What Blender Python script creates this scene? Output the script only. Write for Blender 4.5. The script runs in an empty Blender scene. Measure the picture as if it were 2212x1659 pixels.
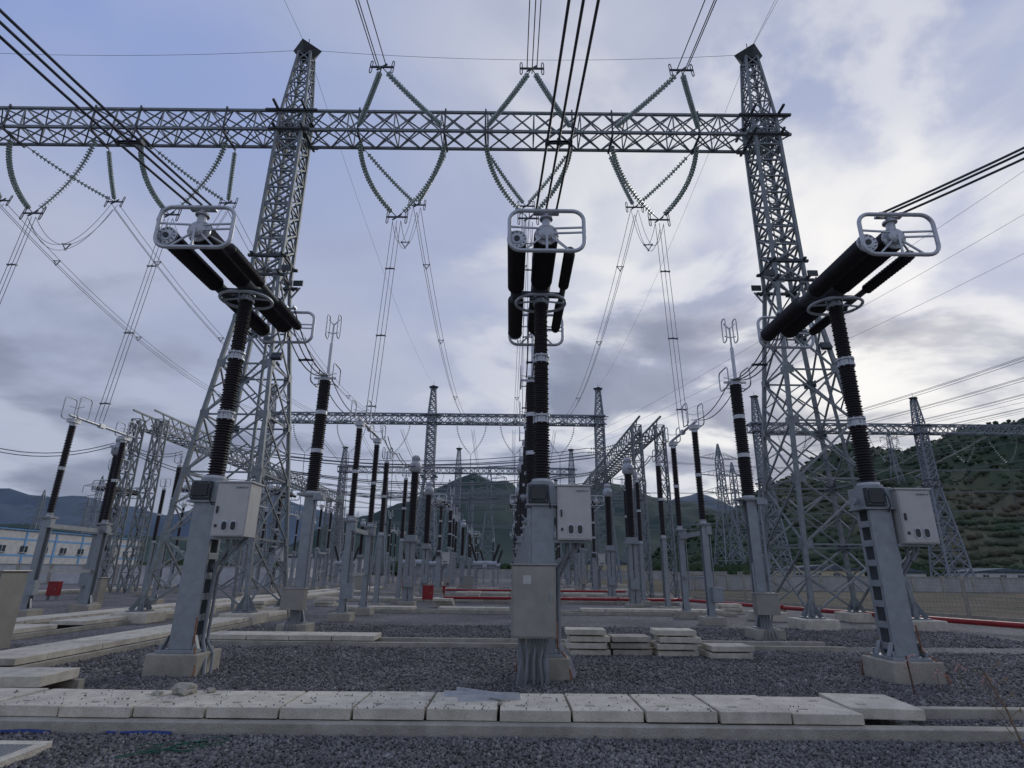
import bpy, math, random
import bmesh
import numpy as np
from mathutils import Vector, Matrix, noise
random.seed(7); np.random.seed(7)
sc = bpy.context.scene
V3 = Vector

# ------------------------------------------------------------------ materials
def mat(name, col, rough=0.6, metal=0.0, var=0.15, scale=6.0, bump=0.0, bscale=40.0, col2=None, spec=0.5):
    m = bpy.data.materials.new(name); m.use_nodes = True
    nt = m.node_tree; N = nt.nodes; L = nt.links
    b = N['Principled BSDF']
    b.inputs['Roughness'].default_value = rough
    b.inputs['Metallic'].default_value = metal
    b.inputs['Specular IOR Level'].default_value = spec
    tc = N.new('ShaderNodeTexCoord')
    nz = N.new('ShaderNodeTexNoise'); nz.inputs['Scale'].default_value = scale
    nz.inputs['Detail'].default_value = 6; nz.inputs['Roughness'].default_value = 0.65
    L.new(tc.outputs['Object'], nz.inputs['Vector'])
    cr = N.new('ShaderNodeValToRGB')
    c = col
    d = col2 if col2 else tuple(x*(1-2*var) for x in c)
    cr.color_ramp.elements[0].position = 0.32; cr.color_ramp.elements[1].position = 0.68
    cr.color_ramp.elements[0].color = (*d, 1)
    cr.color_ramp.elements[1].color = (*(min(1, x*(1+var)) for x in c), 1)
    L.new(nz.outputs['Fac'], cr.inputs['Fac'])
    L.new(cr.outputs['Color'], b.inputs['Base Color'])
    if bump > 0:
        n2 = N.new('ShaderNodeTexNoise'); n2.inputs['Scale'].default_value = bscale
        n2.inputs['Detail'].default_value = 5
        L.new(tc.outputs['Object'], n2.inputs['Vector'])
        bp = N.new('ShaderNodeBump'); bp.inputs['Strength'].default_value = bump
        bp.inputs['Distance'].default_value = 0.02
        L.new(n2.outputs['Fac'], bp.inputs['Height']); L.new(bp.outputs['Normal'], b.inputs['Normal'])
    return m

STEEL = mat('galvanised_steel', (.30,.325,.34), .5, .3, .09, 5)
STEELD = mat('lattice_steel', (.225,.25,.255), .55, .3, .15, 5)
STEELF = mat('lattice_steel_pale_blue', (.24,.27,.30), .6, .1, .12, 3)  # slightly paler, bluer and less metallic than the other lattice steel
PLATE = mat('dark_plate', (.07,.08,.085), .6, .3, .2, 5)
BLACK = mat('silicone_rubber_black', (.016,.012,.015), .5, 0, .2, 4)
ALU = mat('aluminium', (.52,.54,.56), .4, .5, .08, 8)
CABLE = mat('conductor_cable', (.075,.08,.09), .5, .3, .15, 8)
CABLEL = mat('conductor_cable_aged', (.26,.28,.30), .5, .2, .15, 8)
CAB = mat('cabinet_steel', (.50,.495,.47), .5, .15, .04, 5)
CABW = mat('cabinet_weathered', (.33,.315,.28), .42, .35, .06, 3, col2=(.27,.26,.23))
def concrete(name, c1, c2, c3):
    m = mat(name, c1, .92, 0, .10, 4, .6, 55, col2=c2, spec=.2)
    nt=m.node_tree;N=nt.nodes;L=nt.links;b=N['Principled BSDF']
    src=b.inputs['Base Color'].links[0].from_socket
    tc=N.new('ShaderNodeTexCoord')
    n=N.new('ShaderNodeTexNoise'); n.inputs['Scale'].default_value=1.1; n.inputs['Detail'].default_value=8; n.inputs['Roughness'].default_value=.7
    L.new(tc.outputs['Object'],n.inputs['Vector'])
    r=N.new('ShaderNodeMapRange'); r.inputs[1].default_value=.50; r.inputs[2].default_value=.68; r.inputs[4].default_value=.75
    L.new(n.outputs['Fac'],r.inputs[0])
    v=N.new('ShaderNodeTexNoise'); v.inputs['Scale'].default_value=70; v.inputs['Detail'].default_value=2
    L.new(tc.outputs['Object'],v.inputs['Vector'])
    r2=N.new('ShaderNodeMapRange'); r2.inputs[1].default_value=.60; r2.inputs[2].default_value=.70; r2.inputs[4].default_value=.6
    L.new(v.outputs['Fac'],r2.inputs[0])
    mx=N.new('ShaderNodeMix'); mx.data_type='RGBA'; L.new(r.outputs[0],mx.inputs['Factor']); L.new(src,mx.inputs['A']); mx.inputs['B'].default_value=(*c3,1)
    m2=N.new('ShaderNodeMix'); m2.data_type='RGBA'; L.new(r2.outputs[0],m2.inputs['Factor']); L.new(mx.outputs['Result'],m2.inputs['A']); m2.inputs['B'].default_value=(*(x*.55 for x in c2),1)
    L.new(m2.outputs['Result'],b.inputs['Base Color'])
    return m
CONC = concrete('concrete', (.66,.61,.50), (.50,.46,.37), (.38,.35,.29))
CONC2 = concrete('concrete_kerb', (.44,.41,.34), (.32,.295,.24), (.25,.235,.20))
DARKG = mat('dark_glass', (.012,.014,.018), .12, 0, .1, 4)
GLASS = mat('glass_insulator_green', (.56,.68,.63), .25, 0, .06, 6)
GLASS.node_tree.nodes['Principled BSDF'].inputs['Transmission Weight'].default_value = .45
PORC = mat('porcelain_grey', (.42,.44,.47), .35, 0, .05, 5)
RED = mat('red_paint', (.32,.022,.025), .45, 0, .15, 5)
GREYP = mat('grey_pvc', (.20,.215,.23), .5, 0, .1, 5)
COPPER = mat('copper_strap', (.26,.11,.055), .6, .4, .2, 10)
WHITEW = mat('white_wall_paint', (.55,.55,.54), .85, 0, .10, 1.5)
WALLG = mat('rendered_wall', (.40,.39,.365), .9, 0, .12, .8)
BLUEW = mat('blue_wall_paint', (.16,.36,.62), .7, 0, .08, 1)
YELW = mat('cream_wall_paint', (.55,.49,.33), .85, 0, .1, 1)
ROOFM = mat('roof_sheet', (.13,.16,.19), .95, 0, .15, 1, spec=.1)
WINM = mat('window_glass', (.05,.07,.09), .15, 0, .1, 1)
BLUET = mat('blue_tarpaulin', (.02,.05,.22), .7, 0, .2, 6)
TAPE = mat('warning_tape', (.62,.52,.50), .5, 0, .1, 25, col2=(.50,.22,.18))
RUST = mat('rusty_steel', (.16,.09,.06), .8, .2, .3, 14)
GREENN = mat('green_net', (.02,.12,.075), .8, 0, .3, 14)
DRY = mat('dry_stem', (.23,.17,.10), .9, 0, .2, 14)

def leafmat(name, c1, c2, sc_):
    m = mat(name, c2, .95, 0, .0, sc_, 0, 1, col2=c1)
    m.node_tree.nodes['Principled BSDF'].inputs['Specular IOR Level'].default_value = .05
    return m
HILL1 = leafmat('hillside_green_hazed', (.036,.058,.042), (.066,.092,.054), .03)  # green lifted towards blue-grey: aerial haze is painted into the base colour
HILL2 = leafmat('hillside_far_haze_tint', (.042,.066,.062), (.062,.090,.076), .02)  # blue-grey cast is distance haze mixed into the hillside colour
HILL3 = leafmat('mountain_haze_blue', (.085,.118,.16), (.105,.14,.18), .006)  # the blue is atmospheric haze put into the colour, no volume used
FOREST = leafmat('forest_canopy_hazed', (.036,.058,.040), (.068,.094,.052), .04)  # canopy follows the near hillside colour, with its painted-in haze
TREES = leafmat('tree_foliage', (.022,.040,.022), (.058,.082,.038), .25)

def earth_patches(m):
    nt = m.node_tree; N = nt.nodes; L = nt.links; b = N['Principled BSDF']
    src = b.inputs['Base Color'].links[0].from_socket
    g = N.new('ShaderNodeNewGeometry'); 
    n = N.new('ShaderNodeTexNoise'); n.inputs['Scale'].default_value = .012; n.inputs['Detail'].default_value = 7
    n.inputs['Roughness'].default_value = .7
    L.new(g.outputs['Position'], n.inputs['Vector'])
    sx = N.new('ShaderNodeSeparateXYZ'); L.new(g.outputs['Position'], sx.inputs[0])
    mr = N.new('ShaderNodeMapRange'); mr.inputs[1].default_value = 70; mr.inputs[2].default_value = 12
    L.new(sx.outputs['Z'], mr.inputs[0])
    mx = N.new('ShaderNodeMapRange'); mx.inputs[1].default_value = 130; mx.inputs[2].default_value = 230
    L.new(sx.outputs['X'], mx.inputs[0])
    r = N.new('ShaderNodeMapRange'); r.inputs[1].default_value = .42; r.inputs[2].default_value = .54
    L.new(n.outputs['Fac'], r.inputs[0])
    m1 = N.new('ShaderNodeMath'); m1.operation = 'MULTIPLY'; L.new(mr.outputs[0], m1.inputs[0]); L.new(mx.outputs[0], m1.inputs[1])
    m2 = N.new('ShaderNodeMath'); m2.operation = 'MULTIPLY'; L.new(m1.outputs[0], m2.inputs[0]); L.new(r.outputs[0], m2.inputs[1])
    mix = N.new('ShaderNodeMix'); mix.data_type = 'RGBA'
    L.new(m2.outputs[0], mix.inputs['Factor']); L.new(src, mix.inputs['A'])
    mix.inputs['B'].default_value = (.13,.095,.07,1)
    L.new(mix.outputs['Result'], b.inputs['Base Color'])
earth_patches(HILL1); earth_patches(FOREST)

# ------------------------------------------------------------------ mesh builder
def frame(a):
    a = a.normalized()
    up = V3((0,0,1)) if abs(a.z) < .92 else V3((0,1,0))
    u = a.cross(up).normalized(); w = u.cross(a).normalized()
    return u, w

class MB:
    def __init__(s): s.V=[]; s.F=[]; s.M=[]; s.S=[]
    def add(s, vs, fs, m=0, sm=False):
        o = len(s.V); s.V.extend([tuple(v) for v in vs])
        for f in fs:
            s.F.append(tuple(i+o for i in f)); s.M.append(m); s.S.append(sm)
    def box(s, c, d, m=0, rz=0.0, taper=1.0, rx=0.0, ry=0.0):
        R = Matrix.Rotation(rz,3,'Z') @ Matrix.Rotation(ry,3,'Y') @ Matrix.Rotation(rx,3,'X')
        c = V3(c); vs=[]
        for z in (-1,1):
            k = taper if z>0 else 1.0
            for x,y in ((-1,-1),(1,-1),(1,1),(-1,1)):
                vs.append(c + R @ V3((x*d[0]/2*k, y*d[1]/2*k, z*d[2]/2)))
        s.add(vs, [(3,2,1,0),(4,5,6,7),(0,1,5,4),(1,2,6,5),(2,3,7,6),(3,0,4,7)], m)
    def bar(s, p, q, w, m=0, h=None):
        p=V3(p); q=V3(q); 
        if (q-p).length < 1e-6: return
        u,v = frame(q-p); h = h or w; vs=[]
        for e in (p,q):
            for a,b in ((-1,-1),(1,-1),(1,1),(-1,1)):
                vs.append(e + u*(a*w/2) + v*(b*h/2))
        s.add(vs, [(3,2,1,0),(4,5,6,7),(0,1,5,4),(1,2,6,5),(2,3,7,6),(3,0,4,7)], m)
    def angle(s, p, q, w, m=0, t=.012):
        p=V3(p); q=V3(q); u,v = frame(q-p)
        for (du,dv,cu,cv) in ((w,t,0,-w/2),(t,w,-w/2,0)):
            vs=[]
            for e in (p,q):
                for a,b in ((-1,-1),(1,-1),(1,1),(-1,1)):
                    vs.append(e + u*(cu+a*du/2) + v*(cv+b*dv/2))
            s.add(vs, [(3,2,1,0),(4,5,6,7),(0,1,5,4),(1,2,6,5),(2,3,7,6),(3,0,4,7)], m)
    def tube(s, pts, r, m=0, seg=8, closed=False):
        pts=[V3(p) for p in pts]; n=len(pts); vs=[]; fs=[]
        u=None
        for i,p in enumerate(pts):
            if closed: t = pts[(i+1)%n]-pts[i-1]
            else: t = pts[min(i+1,n-1)]-pts[max(i-1,0)]
            t.normalize()
            if u is None: u,_ = frame(t)
            else:
                u = u - t*u.dot(t)
                if u.length<1e-5: u,_=frame(t)
                u.normalize()
            w = t.cross(u)
            rr_ = r[i] if isinstance(r,(list,tuple)) else r
            for k in range(seg):
                a=2*math.pi*k/seg
                vs.append(p + (u*math.cos(a)+w*math.sin(a))*rr_)
        rng = n if closed else n-1
        for i in range(rng):
            j=(i+1)%n
            for k in range(seg):
                l=(k+1)%seg
                fs.append((i*seg+k, i*seg+l, j*seg+l, j*seg+k))
        s.add(vs,fs,m,True)
        if not closed:
            s.add([vs[k] for k in range(seg)], [tuple(range(seg))[::-1]], m)
            s.add([vs[(n-1)*seg+k] for k in range(seg)], [tuple(range(seg))], m)
    def lathe(s, o, a, prof, m=0, seg=20, sm=True):
        o=V3(o); a=V3(a).normalized(); u,w=frame(a); vs=[]; fs=[]
        for r,z in prof:
            for k in range(seg):
                t=2*math.pi*k/seg
                vs.append(o+a*z+(u*math.cos(t)+w*math.sin(t))*max(r,.0005))
        for i in range(len(prof)-1):
            for k in range(seg):
                l=(k+1)%seg
                fs.append((i*seg+k,(i+1)*seg+k,(i+1)*seg+l,i*seg+l))
        s.add(vs,fs,m,sm)
    def cyl(s, o, a, r, L, m=0, seg=20):
        s.lathe(o,a,[(0,0),(r,0),(r,L),(0,L)],m,seg,False)
    def mesh(s, name, mats):
        me=bpy.data.meshes.new(name)
        me.from_pydata(s.V,[],s.F)
        for x in mats: me.materials.append(x)
        me.polygons.foreach_set('material_index', s.M)
        me.polygons.foreach_set('use_smooth', s.S)
        me.update(); return me

def obj(name, me, parent=None, loc=(0,0,0), rz=0, bevel=0):
    o=bpy.data.objects.new(name, me); sc.collection.objects.link(o)
    o.location=loc; o.rotation_euler=(0,0,rz)
    if parent: o.parent=parent
    if bevel:
        b=o.modifiers.new('bevel','BEVEL'); b.width=bevel; b.segments=2; b.limit_method='ANGLE'
    return o
def group(name, parts, loc=(0,0,0), rz=0):
    e=bpy.data.objects.new(name,None); sc.collection.objects.link(e)
    e.location=loc; e.rotation_euler=(0,0,rz); e.empty_display_size=.3
    for p in parts: obj(p[0],p[1],e,bevel=(p[2] if len(p)>2 else 0))
    return e

def sheds(z0,z1,rc,rs,pitch):
    n=max(2,int(round((z1-z0)/pitch))); p=(z1-z0)/n; pr=[(0,z0),(rc,z0)]
    for i in range(n):
        z=z0+i*p; R=rs if i%2==0 else rc+(rs-rc)*.72
        pr += [(rc,z+.1*p),(R*.97,z+.42*p),(R,z+.52*p),(rc,z+.88*p)]
    pr += [(rc,z1),(0,z1)]
    return pr
def rrect(w,h,r,n=6):
    out=[]
    for cx,cy,a0 in ((w/2-r,h/2-r,0),(-w/2+r,h/2-r,90),(-w/2+r,-h/2+r,180),(w/2-r,-h/2+r,270)):
        for i in range(n+1):
            a=math.radians(a0+90*i/n); out.append((cx+r*math.cos(a),cy+r*math.sin(a)))
    return out
def sag(p,q,s_,n=14):
    p=V3(p);q=V3(q)
    return [p.lerp(q,i/n)-V3((0,0,4*s_*(i/n)*(1-i/n))) for i in range(n+1)]

# ------------------------------------------------------------------ circuit breaker
def breaker_parts(detail=True):
    seg=24 if detail else 10
    pit=.052 if detail else .16
    P=[]
    b=MB(); b.box((0,0,.175),(.86,.86,.35)); P.append(('plinth',b.mesh('plinth',[CONC2]),.02))
    b=MB()
    b.box((0,0,.375),(.66,.66,.045))
    for sx in(-1,1):
        for sy in(-1,1):
            b.cyl((sx*.28,sy*.28,.39),(0,0,1),.022,.1,0,8)
            b.bar((sx*.30,sy*.17,.40),(sx*.215,sy*.17,.62),.02,0,.10)
    for sy in(-1,1):
        b.box((0,sy*.19,1.62),(.40,.022,2.44))
        b.box((-.192,sy*.15,1.62),(.016,.06,2.44)); b.box((.192,sy*.15,1.62),(.016,.06,2.44))
    z=.55
    while z<2.8:
        for sx in(-1,1): b.box((sx*.204,0,z),(.012,.33,.11))
        z+=.34
    b.box((0,0,1.62),(.02,.34,2.40))
    P.append(('support_column',b.mesh('support_column',[STEEL]),.004 if detail else 0))
    b=MB()
    b.box((0,0,3.06),(.56,.46,.36),0); b.box((0,0,2.86),(.62,.52,.035),0)
    b.box((-.08,-.26,3.06),(.36,.06,.32),1); b.box((-.08,-.297,3.06),(.26,.02,.22),2)
    for x in(-.22,.06):
        for z in(2.93,3.19): b.cyl((x,-.30,z),(0,-1,0),.012,.012,0,6)
    b.cyl((0,0,3.235),(0,0,1),.23,.06,0,seg)
    b.cyl((-.33,-.05,3.0),(-1,0,0),.07,.05,0,10)
    b.tube([(.1,-.24,3.2),(.1,-.34,3.05),(.12,-.34,2.9),(.14,-.22,2.8)],.014,1,6)
    P.append(('mechanism_housing',b.mesh('mechanism_housing',[STEEL,PLATE,DARKG]),.008 if detail else 0))
    b=MB()
    zs=[(3.34,4.44),(4.60,5.68),(5.84,6.98)]
    for i,(a,c) in enumerate(zs):
        rc=[.120,.112,.104][i]; rs=[.165,.152,.142][i]
        b.lathe((0,0,0),(0,0,1),sheds(a,c,rc,rs,pit),0,seg)
    P.append(('support_insulator',b.mesh('support_insulator',[BLACK])))
    b=MB()
    for z in(3.295,4.44,5.68,6.98):
        b.lathe((0,0,z),(0,0,1),[(0,0),(.165,0),(.165,.03),(.13,.035),(.13,.125),(.165,.13),(.165,.16),(0,.16)] if z>3.3 else [(0,0),(.19,0),(.19,.05),(0,.05)],0,seg,False)
        if z>3.3 and detail:
            for k in range(8):
                t=k*math.pi/4; b.cyl((.148*math.cos(t),.148*math.sin(t),z-.02),(0,0,1),.011,.2,0,6)
    P.append(('insulator_flanges',b.mesh('insulator_flanges',[ALU])))
    ZH=7.36
    b=MB()
    for s_ in(-1,1):
        a=(0,s_,0)
        b.lathe((0,s_*.34,ZH),a,sheds(0,1.64,.185,.220,pit*.8),0,seg)
        b.lathe((-.52,s_*.30,ZH-.13),a,sheds(0,1.72,.140,.168,pit*.8),0,seg)
        b.lathe((.44,s_*.42,ZH-.16),a,sheds(0,1.26,.082,.108,pit*.8),0,max(8,seg-6))
        b.lathe((.44,s_*1.68,ZH-.16),a,[(.1,0),(.095,.06),(.05,.11),(0,.12)],0,seg)
    P.append(('interrupter_chambers',b.mesh('interrupter_chambers',[BLACK])))
    b=MB()
    b.cyl((0,-.34,ZH),(0,1,0),.205,.68,1,seg); b.cyl((0,0,7.1),(0,0,1),.16,.2,1,seg)
    b.cyl((-.52,-.30,ZH-.13),(0,1,0),.11,.6,1,seg); b.cyl((.44,-.42,ZH-.16),(0,1,0),.06,.84,1,seg)
    b.bar((-.52,0,ZH-.13),(.44,0,ZH-.16),.1,1)
    for s_ in(-1,1):
        y=s_*1.98
        b.lathe((0,y,ZH),(0,s_,0),[(.19,0),(.205,.01),(.205,.045),(.14,.055),(.14,.12),(.09,.15),(0,.15)],0,seg,False)
        b.lathe((-.52,s_*2.02,ZH-.13),(0,s_,0),[(.15,0),(.175,.01),(.175,.05),(.10,.055),(.10,.07),(0,.07)],0,seg,False)
        if detail:
            for k in range(12):
                t=k*math.pi/6
                b.cyl((.178*math.cos(t),y+s_*.045,ZH+.178*math.sin(t)),(0,s_,0),.013,.022,0,6)
                b.cyl((-.52+.14*math.cos(t),s_*2.07,ZH-.13+.14*math.sin(t)),(0,s_,0),.011,.02,2,6)
            b.cyl((-.52,s_*2.09,ZH-.13),(0,s_,0),.05,.02,2,12)
        ring=[(x,s_*2.14,ZH+z) for x,z in rrect(1.30,.80,.2)]
        b.tube(ring,.036,0,10,True)
        b.bar((-.64,s_*2.14,ZH+.07),(-.1,s_*2.10,ZH+.07),.028,0)
        b.bar((.64,s_*2.14,ZH+.07),(.1,s_*2.10,ZH+.07),.028,0)
        b.bar((.64,s_*2.14,ZH-.03),(.1,s_*2.10,ZH-.03),.028,0)
        b.bar((0,s_*2.14,ZH),(.0,s_*2.14,ZH-.40),.04,0,.02)
        b.bar((.1,s_*2.08,ZH-.1),(.38,s_*2.13,ZH-.38),.028,0,.028); b.bar((-.1,s_*2.08,ZH-.1),(-.38,s_*2.13,ZH-.38),.028,0,.028)
        b.bar((.15,s_*1.98,ZH-.05),(.44,s_*1.76,ZH-.16),.03,0)
        b.cyl((0,s_*2.0,ZH+.13),(0,0,1),.075,.20,0,12)
        b.cyl((0,s_*2.0,ZH+.31),(0,0,1),.12,.035,0,12)
        b.cyl((0,s_*2.0,ZH+.34),(0,0,1),.055,.09,0,12)
        b.box((0,s_*2.0,ZH+.44),(.46,.10,.022),0)
        for x in(-.18,0,.18): b.box((x,s_*2.01,ZH+.47),(.05,.16,.045),0)
    oval=[(x,y,7.02) for x,y in rrect(1.02,.80,.39,8)]
    b.tube(oval,.030,0,10,True)
    for k in (-1,1): b.bar((k*.5,0,7.02),(k*.13,0,7.06),.03,0)
    P.append(('head_fittings',b.mesh('head_fittings',[ALU,PLATE,PLATE])))
    b=MB()
    cx,cy=.56,-.12
    b.box((cx,cy,2.71),(.60,.46,.94),0)
    b.box((cx,cy,3.195),(.66,.52,.03),0)
    b.box((cx,cy-.236,2.71),(.56,.012,.90),0)
    P.append(('drive_cabinet',b.mesh('drive_cabinet',[CAB]),.008))
    b=MB()
    for dx in(-.07,.09):
        for (w,m_,dy) in ((.115,1,.252),(.085,0,.258)):
            pts=rrect(w,w*1.75,w*.49,6); n=len(pts)
            vs=[(cx+dx+x,cy-.24-dy+.235,2.42+z) for x,z in pts]
            b.add(vs,[tuple(range(n))],m_)
            vs2=[(v[0],cy-.241,v[2]) for v in vs]
            b.add(vs+vs2,[(i,i+n,(i+1)%n+n,(i+1)%n) for i in range(n)],m_)
    b.box((cx-.235,cy-.255,2.70),(.03,.025,.12),0)
    b.box((cx-.225,cy-.25,2.42),(.04,.02,.05),0)
    P.append(('cabinet_windows',b.mesh('cabinet_windows',[DARKG,ALU])))
    b=MB()
    b.tube([(.45,-.05,2.24),(.45,-.05,2.0),(.28,.0,1.75),(.27,.0,1.2),(.27,0,.5),(.40,-.1,.3),(.50,-.25,0)],.035,0,8)
    b.tube([(.56,-.05,2.24),(.56,-.05,2.05),(.30,.1,1.6),(.30,.1,1.2),(.30,.1,.5),(.46,.05,.3),(.54,-.1,0)],.028,0,8)
    b.tube([(.64,-.05,2.24),(.62,-.05,2.1),(.5,-.05,1.95)],.03,0,8)
    b.bar((.75,.05,2.24),(.20,.05,1.72),.06,1); b.bar((.75,-.2,2.22),(.2,-.2,2.22),.05,1,.05); b.bar((.3,.12,2.6),(.2,.12,2.6),.12,1)
    b.tube([(.22,-.22,.9),(.24,-.23,.5),(.36,-.36,.36),(.44,-.45,.1),(.42,-.5,0)],.015,2,6)
    b.tube([(-.18,.22,.7),(-.2,.3,.42),(-.4,.44,.33),(-.46,.46,0)],.012,2,6)
    P.append(('cable_conduits',b.mesh('cable_conduits',[GREYP,STEEL,COPPER])))
    return P
BRK=breaker_parts(True); BRKF=breaker_parts(False)
BX=[-5.56,.58,6.72]; BY=10.7
def cabinet_label(parent,x,y,z,txt,size):
    cu=bpy.data.curves.new('label','FONT'); cu.body=txt; cu.size=size; cu.extrude=.001
    cu.materials.append(PLATE)
    o=bpy.data.objects.new('cabinet_lettering',cu); sc.collection.objects.link(o)
    o.location=(x,y,z); o.rotation_euler=(math.radians(90),0,0); o.parent=parent
for x in BX:
    e=group('circuit_breaker',BRK,(x,BY,0))
    cabinet_label(e,.60,-.370,3.08,'NORVEX 8',.045)
for x in(-6.0,.6,7.1): group('circuit_breaker',BRKF,(x,50,0))
for x in(-17.6,-23.8,-30): group('circuit_breaker',BRKF,(x,44,0))
for x in(-17.6,-5.6,.6,6.6): group('circuit_breaker',BRKF,(x,96,0))

# ------------------------------------------------------------------ posts etc.
def hpost(b,x,y,z0,z1,w=.26,m=0):
    b.box((x,y-w/2,(z0+z1)/2),(w,.02,z1-z0),m); b.box((x,y+w/2,(z0+z1)/2),(w,.02,z1-z0),m)
    b.box((x,y,(z0+z1)/2),(.016,w-.022,z1-z0),m)
    b.box((x,y,z0+.015),(w*1.7,w*1.7,.03),m); b.box((x,y,z1+.015),(w*1.6,w*1.6,.03),m)
    for s_ in(-1,1):
        b.bar((x+s_*w*.8,y,z0+.04),(x+s_*w*.5,y,z0+.35),.015,m,.08)

def side_rings(b,x,y,z,w,h,off,m=0,r=.022):
    for s_ in(-1,1):
        b.tube([(x+s_*off,y+p,z+q) for p,q in rrect(w,h,.14,5)],r,m,8,True)
        b.bar((x+s_*off,y,z-h/2),(x,y,z-h/2+.03),.03,m); b.bar((x+s_*off,y,z+h*.1),(x,y,z),.02,m)

def contact_post():
    P=[]
    b=MB(); b.box((0,0,.14),(.8,.8,.28)); P.append(('plinth',b.mesh('plinth',[CONC2]),.02))
    b=MB(); hpost(b,0,0,.28,3.74,.28)
    b.box((0,0,3.80),(.7,.5,.06)); b.bar((-.3,0,3.3),(0,0,2.9),.04); b.box((.28,-.1,3.70),(.3,.3,.14))
    b.tube([(.22,-.2,3.6),(.22,-.2,.9)],.03,0,8); b.tube([(-.2,-.18,2.0),(-.2,-.2,1.1)],.025,0,8)
    P.append(('steel_support',b.mesh('steel_support',[STEEL])))
    b=MB()
    for a,c,rc,rs in((3.9,5.05,.16,.205),(5.17,6.25,.155,.195),(6.37,7.35,.15,.19)):
        b.lathe((0,0,0),(0,0,1),sheds(a,c,rc,rs,.06),0,18)
    P.append(('insulator_column',b.mesh('insulator_column',[BLACK])))
    b=MB()
    for z in(3.83,5.05,6.25,7.35): b.cyl((0,0,z),(0,0,1),.175,.12 if z>3.9 else .07,0,16)
    side_rings(b,0,0,7.55,.75,.62,.34)
    b.bar((-.35,0,7.45),(.35,0,7.45),.06); b.box((0,0,7.5),(.25,.5,.06))
    b.cyl((.05,.05,7.5),(0,0,1),.055,1.15,0,10); b.cyl((.05,.05,8.6),(0,0,1),.03,.75,0,8)
    for sx in(-.13,.23):
        b.tube([(sx,.05+p,9.25+q) for p,q in rrect(.32,.8,.12,4)],.02,0,8,True)
        b.bar((sx,.05,9.05),(.05,.05,9.0),.03); b.bar((sx,.05,9.5),(.05,.05,9.3),.03)
    P.append(('corona_rings_and_contact',b.mesh('corona_rings_and_contact',[ALU])))
    b=MB(); b.box((-.02,-.36,.92),(.62,.30,.54)); b.box((-.02,-.36,1.2),(.66,.34,.025))
    P.append(('junction_box',b.mesh('junction_box',[CABW]),.006))
    b=MB()
    for i in range(4): b.tube([(-.15+.09*i,-.36,.66),(-.12+.06*i,-.34,.4),(-.2+.12*i,-.5,0)],.018,0,6)
    P.append(('cables',b.mesh('cables',[GREYP])))
    return P
CP=contact_post()
for x in(-5.9,.62,7.05): group('surge_arrester',CP,(x,17,0))
for x in(-5.9,.6,7.0): group('surge_arrester',CP,(x,57,0)); 
for x in(-17.4,-23.6): group('surge_arrester',CP,(x,34,0))

def disconnector():
    P=[]
    b=MB()
    for y in(0,3): b.box((0,y,.14),(.75,.75,.28))
    P.append(('plinths',b.mesh('plinths',[CONC2]),.02))
    b=MB()
    for y in(0,3):
        hpost(b,0,y,.28,3.35,.22); b.box((0,y,3.42),(.42,.42,.06)); b.box((.14,y-.05,3.2),(.2,.2,.3))
    b.box((0,1.5,3.12),(.12,2.75,.16)); b.tube([(.2,0,3.15),(.2,0,.8)],.025,0,8)
    b.tube([(.2,3,3.15),(.2,3,.8)],.025,0,8); b.box((0,1.5,1.55),(.08,2.75,.10))
    b.box((.2,-.2,1.0),(.34,.24,.5))
    P.append(('steel_support',b.mesh('steel_support',[STEEL])))
    b=MB()
    for y in(0,3):
        for a,c in((3.5,5.15),(5.27,6.85)): b.lathe((0,y,0),(0,0,1),sheds(a,c,.095,.135,.06),0,14)
    P.append(('insulator_columns',b.mesh('insulator_columns',[BLACK])))
    b=MB()
    for y in(0,3):
        for z in(3.45,5.15,6.85): b.cyl((0,y,z),(0,0,1),.12,.12,0,14)
        b.box((0,y,7.05),(.3,.35,.16))
    b.tube([(0,-.3,7.22),(0,3.2,7.22)],.055,0,10); b.box((0,1.5,7.22),(.16,.3,.16))
    side_rings(b,0,0,7.55,.62,.85,.30); side_rings(b,0,3,7.45,.55,.62,.26)
    P.append(('blade_and_corona_rings',b.mesh('blade_and_corona_rings',[ALU])))
    return P
DS=disconnector()
for x in(-5.85,.62,7.05): group('disconnector_switch',DS,(x,21.3,0))
for x in(-16.9,-23.1,-29.3): group('disconnector_switch',DS,(x,21.3,0))
for x in(-5.9,.6,7.0,-17,-23.2): group('disconnector_switch',DS,(x,60.5,0))
for x in(-5.9,.6,7.0,-17,-23.2): group('disconnector_switch',DS,(x,84,0))
for x in(-17,-23.2,-29.4): group('disconnector_switch',DS,(x,52,0))

def ct():
    P=[]
    b=MB(); b.box((0,0,.14),(.8,.8,.28)); P.append(('plinth',b.mesh('plinth',[CONC2]),.02))
    b=MB(); hpost(b,-.12,0,.28,3.0,.2); hpost(b,.14,0,.28,3.0,.2)
    b.box((0,0,3.1),(.7,.6,.08)); b.box((0,0,3.26),(.52,.52,.24)); b.box((0,-.25,1.2),(.4,.2,.5))
    P.append(('steel_support',b.mesh('steel_support',[STEEL])))
    b=MB(); b.lathe((0,0,0),(0,0,1),sheds(3.4,6.55,.17,.22,.07),0,16)
    P.append(('insulator_column',b.mesh('insulator_column',[BLACK])))
    b=MB(); b.lathe((0,0,6.5),(0,0,1),[(0,0),(.2,0),(.30,.12),(.31,.32),(.29,.48),(.20,.54),(.20,.66),(.22,.67),(.22,.82),(.1,.9),(0,.91)],0,18)
    b.tube([(0,-.5,6.85),(0,.5,6.85)],.05,0,8); b.box((0,-.5,6.85),(.2,.03,.12)); 
    P.append(('transformer_head',b.mesh('transformer_head',[PORC])))
    return P
CT=ct()
for x in(-4.95,.6,6.05): group('current_transformer',CT,(x,29.3,0))
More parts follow.
